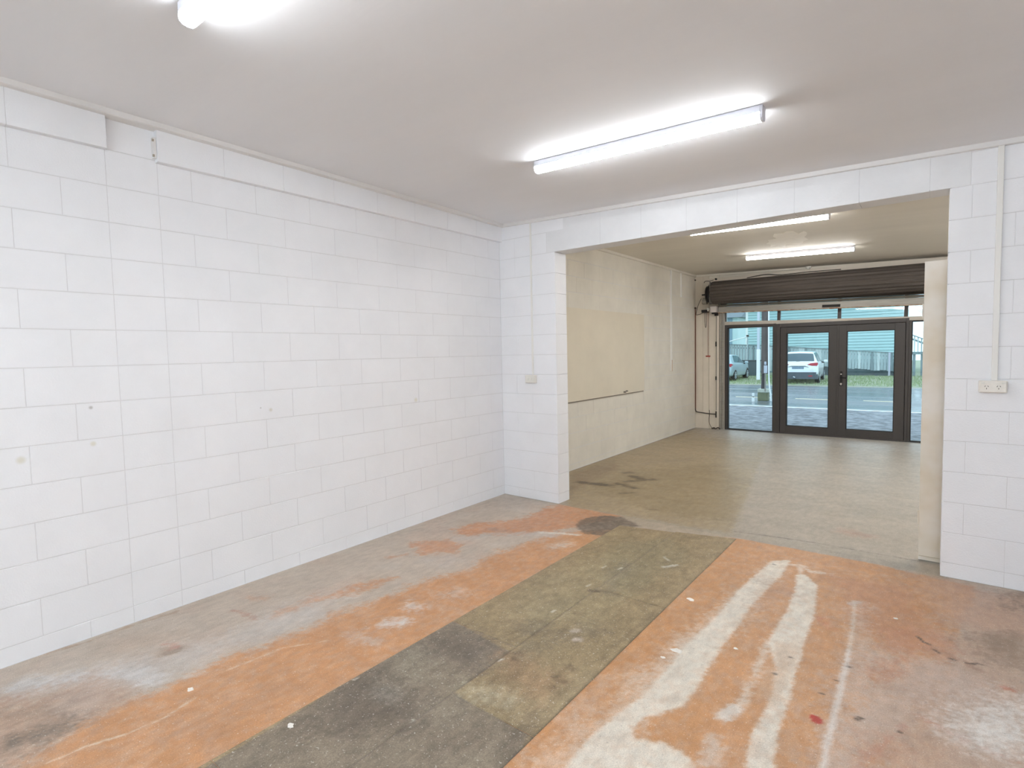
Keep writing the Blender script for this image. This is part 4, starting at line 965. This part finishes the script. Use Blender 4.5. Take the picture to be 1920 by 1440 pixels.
def make_car(name, label, loc, rz, stations, paint_mat, spec):
    o = empty(name, loc, rz); tag(o, label, 'car')
    rows = loft(stations); pt = car_surface(rows); N = (len(rows)-1)*5; K = (len(rows[0])-1)*3
    half = [[pt(i/5, j/3) for j in range(K+1)] for i in range(N+1)]
    v = []; f = []; W = 2*K+1
    for r in half:
        v += [(p.x, p.y, p.z) for p in r]+[(-p.x, p.y, p.z) for p in r[-2::-1]]
    for i in range(N):
        for j in range(W-1): f.append((i*W+j, (i+1)*W+j, (i+1)*W+j+1, i*W+j+1))
    f.append(tuple(range(W))); f.append(tuple(N*W+j for j in range(W))[::-1])
    for i in range(N): f.append((i*W+W-1, (i+1)*W+W-1, (i+1)*W, i*W))
    me = mesh('body', v, f, paint_mat, True)
    bm = bmesh.new(); bm.from_mesh(me); bmesh.ops.recalc_face_normals(bm, faces=bm.faces); bm.to_mesh(me); bm.free()
    link('body', me, o)
    for nm, m_, quad, sides, off in spec['patches']:
        for sd_ in sides:
            pv_, pf = car_patch(pt, 0, 0, 0, 0, sd_, off, quad)
            if sides == (0,):
                pass
            link(nm, mesh(nm, pv_, pf, m_, True), o)
    for (y, r) in spec['wheels']:
        for sd_ in (-1, 1):
            MB().cyl((sd_*(spec['w']-.03), y, r), (sd_*(spec['w']+.004), y, r), r*1.17, 28).build('wheel_arch', M_black, o)
            wheel(o, sd_*(spec['w']+.014), y, r, sd_)
    for sd_ in (-1, 1):
        m_ = MB().box(min(sd_*spec['mx'], sd_*(spec['mx']+.20)), max(sd_*spec['mx'], sd_*(spec['mx']+.20)), spec['my'], spec['my']+.12, spec['mz'], spec['mz']+.15, .04).build('mirror', paint_mat, o)
        MB().box(min(sd_*(spec['mx']-.12), sd_*(spec['mx']+.04)), max(sd_*(spec['mx']-.12), sd_*(spec['mx']+.04)), spec['my']+.03, spec['my']+.10, spec['mz']-.02, spec['mz']+.05, .01).build('arm', M_black, m_)
    return o, pt
# white five door off-roader seen from behind
st = [(-.02, .42, .74, .72, .62, .80, .62), (.02, .34, .86, .84, .74, .93, .74), (.12, .28, 1.00, .905, .74, 1.08, .84), (.26, .25, 1.05, .92, .72, 1.28, .88), (.42, .24, 1.06, .92, .69, 1.50, .88), (.60, .24, 1.06, .92, .665, 1.615, .88),
      (1.1, .24, 1.04, .92, .66, 1.655, .88), (1.8, .24, 1.02, .92, .66, 1.66, .88), (2.5, .24, 1.00, .92, .65, 1.61, .88), (3.0, .24, .98, .92, .68, 1.33, .88), (3.4, .24, .98, .91, .74, 1.08, .88), (3.9, .25, .92, .89, .76, .98, .86), (4.35, .30, .82, .82, .70, .88, .78), (4.50, .40, .66, .66, .56, .72, .60)]
M_white = mat('glossy_white_car_paint', (236, 242, 246), rough=.22, spec=.6, coat=.5)
pat = [('rear_window', M_carglass, [(2.55, 8.2), (4.35, 8.55), (4.35, 10.0), (2.35, 10.0)], (1, -1), .010),
       ('side_window', M_carglass, [(5.1, 6.35), (9.0, 6.35), (8.2, 8.0), (5.0, 8.0)], (1, -1), .010),
       ('windscreen', M_carglass, [(8.5, 8.2), (10.0, 7.5), (10.0, 10.0), (8.5, 10.0)], (1, -1), .010),
       ('lower_cladding', M_darktrim, [(2.4, 2.1), (12.0, 2.1), (12.0, 3.0), (2.4, 3.0)], (1, -1), .010)]
suv, pts_ = make_car('suv', 'white off-road style car parked across the road, seen from behind through the left door', (-1.93, 30.85, gz(30.95)), math.radians(4.0), st, M_white,
    dict(patches=pat, wheels=[(.86, .355), (3.55, .355)], w=.905, mx=.93, my=2.95, mz=1.02))
MB().prism([(-.78, -.05), (.78, -.05), (.90, .10), (.90, .30), (-.90, .30), (-.90, .10)], 'z', .25, .60).build('rear_bumper', M_darktrim, suv)
for s_ in (-1, 1):
    MB().box(min(s_*.48, s_*.66), max(s_*.48, s_*.66), -.062, -.04, .38, .44, .005).build('reflector', M_tail, suv)
    MB().prism([(s_*x, z) for x, z in ((.42, 1.0), (.58, 1.06), (.86, 1.09), (.905, 1.03), (.86, .93), (.62, .93))], 'y', .015, .30).build('tail_lamp', M_tail, suv)
MB().box(-.27, .27, -.035, .10, .77, .89, .006).build('number_plate', mat('grey_number_plate', (128, 150, 170), rough=.4, var=.2, nscale=16), suv)
MB().prism([(-.50, .86), (-.32, .925), (.32, .925), (.50, .86), (.30, .90), (-.30, .90)], 'y', -.03, .12).build('plate_garnish', M_darktrim, suv)
MB().box(-.10, .06, .14, .24, 1.16, 1.19, .005).build('wiper', M_darktrim, suv)
MB().tube([(-.22, .02, .36), (-.18, -.08, .36), (-.12, -.08, .33)], .03).build('tow_bar', M_rim, suv)
# silver hatchback on the verge
st2 = [(-.01, .40, .70, .66, .56, .78, .56), (.03, .32, .86, .78, .66, .92, .70), (.12, .28, .98, .84, .66, 1.10, .78), (.28, .26, 1.0, .86, .64, 1.34, .80), (.48, .24, 1.0, .865, .62, 1.44, .82),
       (1.0, .22, .97, .87, .61, 1.50, .82), (1.6, .22, .95, .87, .61, 1.50, .82), (2.2, .22, .93, .87, .61, 1.43, .82), (2.7, .22, .92, .87, .64, 1.20, .82), (3.1, .22, .93, .86, .70, 1.01, .82), (3.55, .24, .88, .83, .68, .93, .78), (3.88, .30, .76, .72, .58, .82, .66), (3.97, .38, .62, .56, .46, .68, .5)]
M_silverpaint = mat('silver_blue_car_paint', (176, 196, 206), rough=.28, metal=.25, spec=.6, coat=.4)
pat2 = [('rear_window', M_carglass, [(2.25, 8.1), (3.8, 8.4), (3.8, 10.0), (2.15, 10.0)], (1, -1), .010),
                ('side_window', M_carglass, [(4.6, 6.35), (8.6, 6.3), (7.4, 8.0), (5.0, 8.05)], (1, -1), .010),
        ('windscreen', M_carglass, [(7.4, 8.2), (9.0, 7.5), (9.0, 10.0), (7.4, 10.0)], (1, -1), .010)]
hatch, _ = make_car('hatchback', 'silver hatchback parked on the verge, seen from behind through the left sidelight', (-6.30, 31.6, gz(33.0)), math.radians(.0), st2, M_silverpaint,
    dict(patches=pat2, wheels=[(.74, .31), (3.22, .31)], w=.855, mx=.87, my=2.55, mz=.94))

for s_ in (-1, 1):
    MB().prism([(s_*x, z) for x, z in ((.50, .84), (.60, .96), (.82, 1.0), (.86, .92), (.80, .80))], 'y', .02, .32).build('tail_lamp', M_tail, hatch)

# ------------------------------------------------------------ weatherboard house, fences and trees beyond
M_teal = mat('pale_teal_weatherboard', (174, 209, 210), rough=.55, var=.04, nscale=2)
hs = empty('weatherboard_house', (-7.0, 41.0, gz(41))); tag(hs, 'pale teal weatherboard house behind the fence', 'house')
bz = 0.9
bw = mesh('weatherboard', [(0, -.055, 0), (9.05, -.055, 0), (9.05, -.02, .162), (0, -.02, .162), (0, .02, 0), (9.05, .02, 0), (9.05, .02, .162), (0, .02, .162)], [(0,1,2,3), (0,4,5,1), (3,2,6,7), (0,3,7,4), (1,5,6,2), (4,7,6,5)], M_teal)
for i in range(21): link('weatherboard', bw, hs, (0, 0, bz+.188*i))
MB().box(.0, 9.05, .02, 8.0, -.3, bz+.188*21).build('wall_core', M_teal, hs)
MB().box(-.16, .0, -.04, .10, -.2, bz+4.0, .01).build('corner_board', mat('white_corner_board', (236, 242, 240), rough=.5), hs)
MB().box(9.05, 9.19, -.04, .10, -.2, bz+4.0, .01).build('corner_board', M_whitepipe, hs)
MB().box(0, 9.05, -.03, .02, .0, bz, .0).build('base_panel', mat('grey_base_panel', (126, 150, 152), rough=.8), hs)
MB().prism([(-.6, bz+3.9), (8.6, bz+3.9), (4.0, bz+5.6)], 'x', -.5, 9.6).build('roof', mat('grey_house_roof', (116, 126, 130), rough=.6), hs)
# pale house further left
h2 = empty('neighbour_house', (-20.0, 52.0, gz(52))); tag(h2, 'pale blue grey house far behind the hatchback', 'house')
MB().box(0, 9.2, 0, 8, 0, 4.6).build('wall', mat('pale_blue_wall', (198, 222, 226), rough=.6, var=.04, nscale=1), h2)
MB().box(8.35, 8.75, -.06, 0, 0, 4.6, .01).build('downpipe', mat('grey_blue_post', (130, 160, 180), rough=.5), h2)
MB().prism([(-.5, 4.6), (8.5, 4.6), (4, 6.6)], 'x', -.5, 9.7).build('roof', mat('slate_roof', (110, 122, 130), rough=.6), h2)

M_pal = [mat('grey_paling_light', (196, 206, 208), rough=.8, var=.15, nscale=6, stretch=(3, 3, .5)), mat('grey_paling_mid', (164, 178, 182), rough=.8, var=.15, nscale=6, stretch=(3, 3, .5)), mat('grey_paling_dark', (124, 138, 142), rough=.8, var=.15, nscale=6, stretch=(3, 3, .5))]
def fence(name, label, x0, x1, y, top0, top1, bot0, bot1, wdt=.14, gap=.018, rail=True, railup=.04, seed=1):
    o = empty(name, (x0, y, gz(y))); tag(o, label, 'fence')
    q = random.Random(seed); x = 0; L = x1-x0; zoff = -gz(y)
    cache = {}
    while x < L:
        t = x/L; zt = top0+(top1-top0)*t+zoff; zb_ = bot0+(bot1-bot0)*t+zoff+q.uniform(-.03, .03)
        MB().box(0, wdt, q.uniform(-.012, 0), .022, zb_, zt).build('paling', M_pal[q.choice((0, 0, 1, 1, 2))], o, (x, 0, 0)); x += wdt+gap
    if rail:
        a = math.atan2(top1-top0, L)
        MB().box(0, L/math.cos(a), -.06, .10, -.01, railup, .005).build('top_rail', M_pal[2], o, M=Matrix.Translation((0, 0, top0+zoff)) @ Matrix.Rotation(-a, 4, 'Y'))
        MB().box(0, L/math.cos(a), .023, .06, -.2, -.1).build('back_rail', M_pal[2], o, M=Matrix.Translation((0, 0, top0+zoff-.05)) @ Matrix.Rotation(-a, 4, 'Y'))
    return o
fence('paling_fence', 'long grey timber paling fence with a sloping top in front of the teal house', -3.95, 2.35, 38.0, 1.53, 1.00, .42, -.06, seed=3)
fence('paling_fence', 'grey timber paling fence behind the silver hatchback', -8.1, -4.0, 38.2, 1.80, 1.56, .0, .0, seed=4, gap=.035)
fence('ramp_railing', 'sloping handrail with balusters beyond the right sidelight', 2.50, 4.6, 38.0, 2.08, 1.05, 1.15, .55, wdt=.06, gap=.10, seed=5)
# dark strip put in for the shade below the long fence, gate post
tag(link('fence_shade', MB().box(-3.9, 2.0, 38.15, 38.25, gz(38), .50, 0).me('fence_shade', mat('fence_shade_dark', (84, 98, 104), rough=.9, var=.2, nscale=5))), 'dark strip painted as the shade below the long paling fence', 'shade')
tag(MB().box(1.50, 1.60, 37.80, 37.90, gz(38), 1.08, .01).build('gate_post', mat('lilac_grey_post', (184, 184, 200), rough=.6)), 'pale post at the low right end of the long paling fence', 'post')
for (x, lab) in ((2.62, 'left dark post under the sloping handrail'), (2.98, 'middle dark post under the sloping handrail'), (3.35, 'right dark post under the sloping handrail')):
    tag(MB().box(x, x+.13, 38.1, 38.22, gz(38), 1.1, .01).build('deck_post', M_pal[2]), lab, 'post')
tag(MB().box(2.45, 4.7, 37.98, 38.3, .95, 1.10, .01).build('deck_beam', M_pal[2]), 'dark beam under the sloping handrail', 'beam')
hr = empty('handrail', (-8.2, 37.6, gz(37.6))); tag(hr, 'pale sloping handrail rising to a knob above the silver hatchback', 'handrail')
MB().tube([(0, 0, 2.05), (2.05, 0, 2.55)], .035).build('rail', M_whitepipe, hr)
MB().tube([(2.05, 0, .2), (2.05, 0, 2.58)], .04).build('post', M_pal[1], hr)
MB().cyl((2.05, 0, 2.56), (2.05, 0, 2.66), .08, 12).build('knob', M_dark, hr)
bn = empty('wheelie_bin', (-5.9, 36.85, gz(36.85))); tag(bn, 'dark wheelie bin between the hatchback and the utility pole', 'bin')
MB().prism([(-.50, 0), (.50, 0), (.60, .95), (-.60, .95)], 'y', 0, .6).build('body', mat('dark_bin_plastic', (78, 92, 98), rough=.6), bn)
MB().box(-.65, .65, -.04, .64, .95, 1.02, .02).build('lid', mat('bin_lid_plastic', (58, 68, 74), rough=.6), bn)

def tree(name, label, x, y, z0, h_, rad, n, cols, seed, trunk=.16, leaf=.12, flat=.8, bare=False, zc=None):
    o = empty(name, (x, y, gz(y))); tag(o, label, 'tree')
    q = random.Random(seed); mb = MB()
    mb.tube([(0, 0, 0), (.1, 0, h_*.3), (0, .1, h_*.62)], trunk, 8)
    zc = h_*.72 if zc is None else zc
    ends = []
    for k in range(14 if not bare else 26):
        a = q.uniform(0, 2*PI); e = q.uniform(.1, .9)
        p = Vector((math.cos(a)*rad*e, math.sin(a)*rad*e, zc+q.uniform(-.5, .9)*rad*flat))
        mb.tube(smoothpath([(0, 0, h_*.25), (p.x*.4, p.y*.4, h_*.25+(p.z-h_*.25)*.6), p], 3), .025, 5); ends.append(p)
        if bare:
            for t in range(4):
                pp = p+Vector((q.uniform(-1, 1), q.uniform(-1, 1), q.uniform(-.2, 1)))*rad*.3; mb.tube([p*.8, pp], .012, 4)
    mb.build('trunk', mat('bark', (104, 96, 88), rough=.9), o)
    if n:
        v = []; f = []
        for i in range(n):
            c0 = q.choice(ends); d = Vector((q.gauss(0, 1), q.gauss(0, 1), q.gauss(0, 1))); d = d.normalized()*rad*.42*q.random()**.5
            p = c0+d; u = Vector((q.uniform(-1, 1), q.uniform(-1, 1), q.uniform(-1, 1))).normalized(); w_ = u.orthogonal().normalized(); k = len(v)
            v += [p-u*leaf, p+w_*leaf*.5, p+u*leaf, p-w_*leaf*.5]; f.append((k, k+1, k+2, k+3))
        tag(link('foliage', mesh('foliage', v, f, mat('leaves', cols, rough=.6, var=.35, nscale=1.5)), o), kind='stuff')
tree('street_tree', 'leafy tree with drooping branches at the upper left beyond the road', -9.1, 36.0, 0, 6.0, 1.9, 900, (104, 138, 74), 11, zc=4.0, leaf=.13)
tree('bare_tree', 'pale bare tree beyond the right sidelight', 4.6, 50.0, 0, 6.0, 2.8, 160, (170, 190, 176), 12, zc=3.6, bare=True, leaf=.08)
tree('back_hedge_tree', 'green bush behind the handrail beyond the right sidelight', 4.9, 47.0, 0, 1.8, 1.4, 2200, (150, 184, 120), 13, zc=.9, leaf=.12)
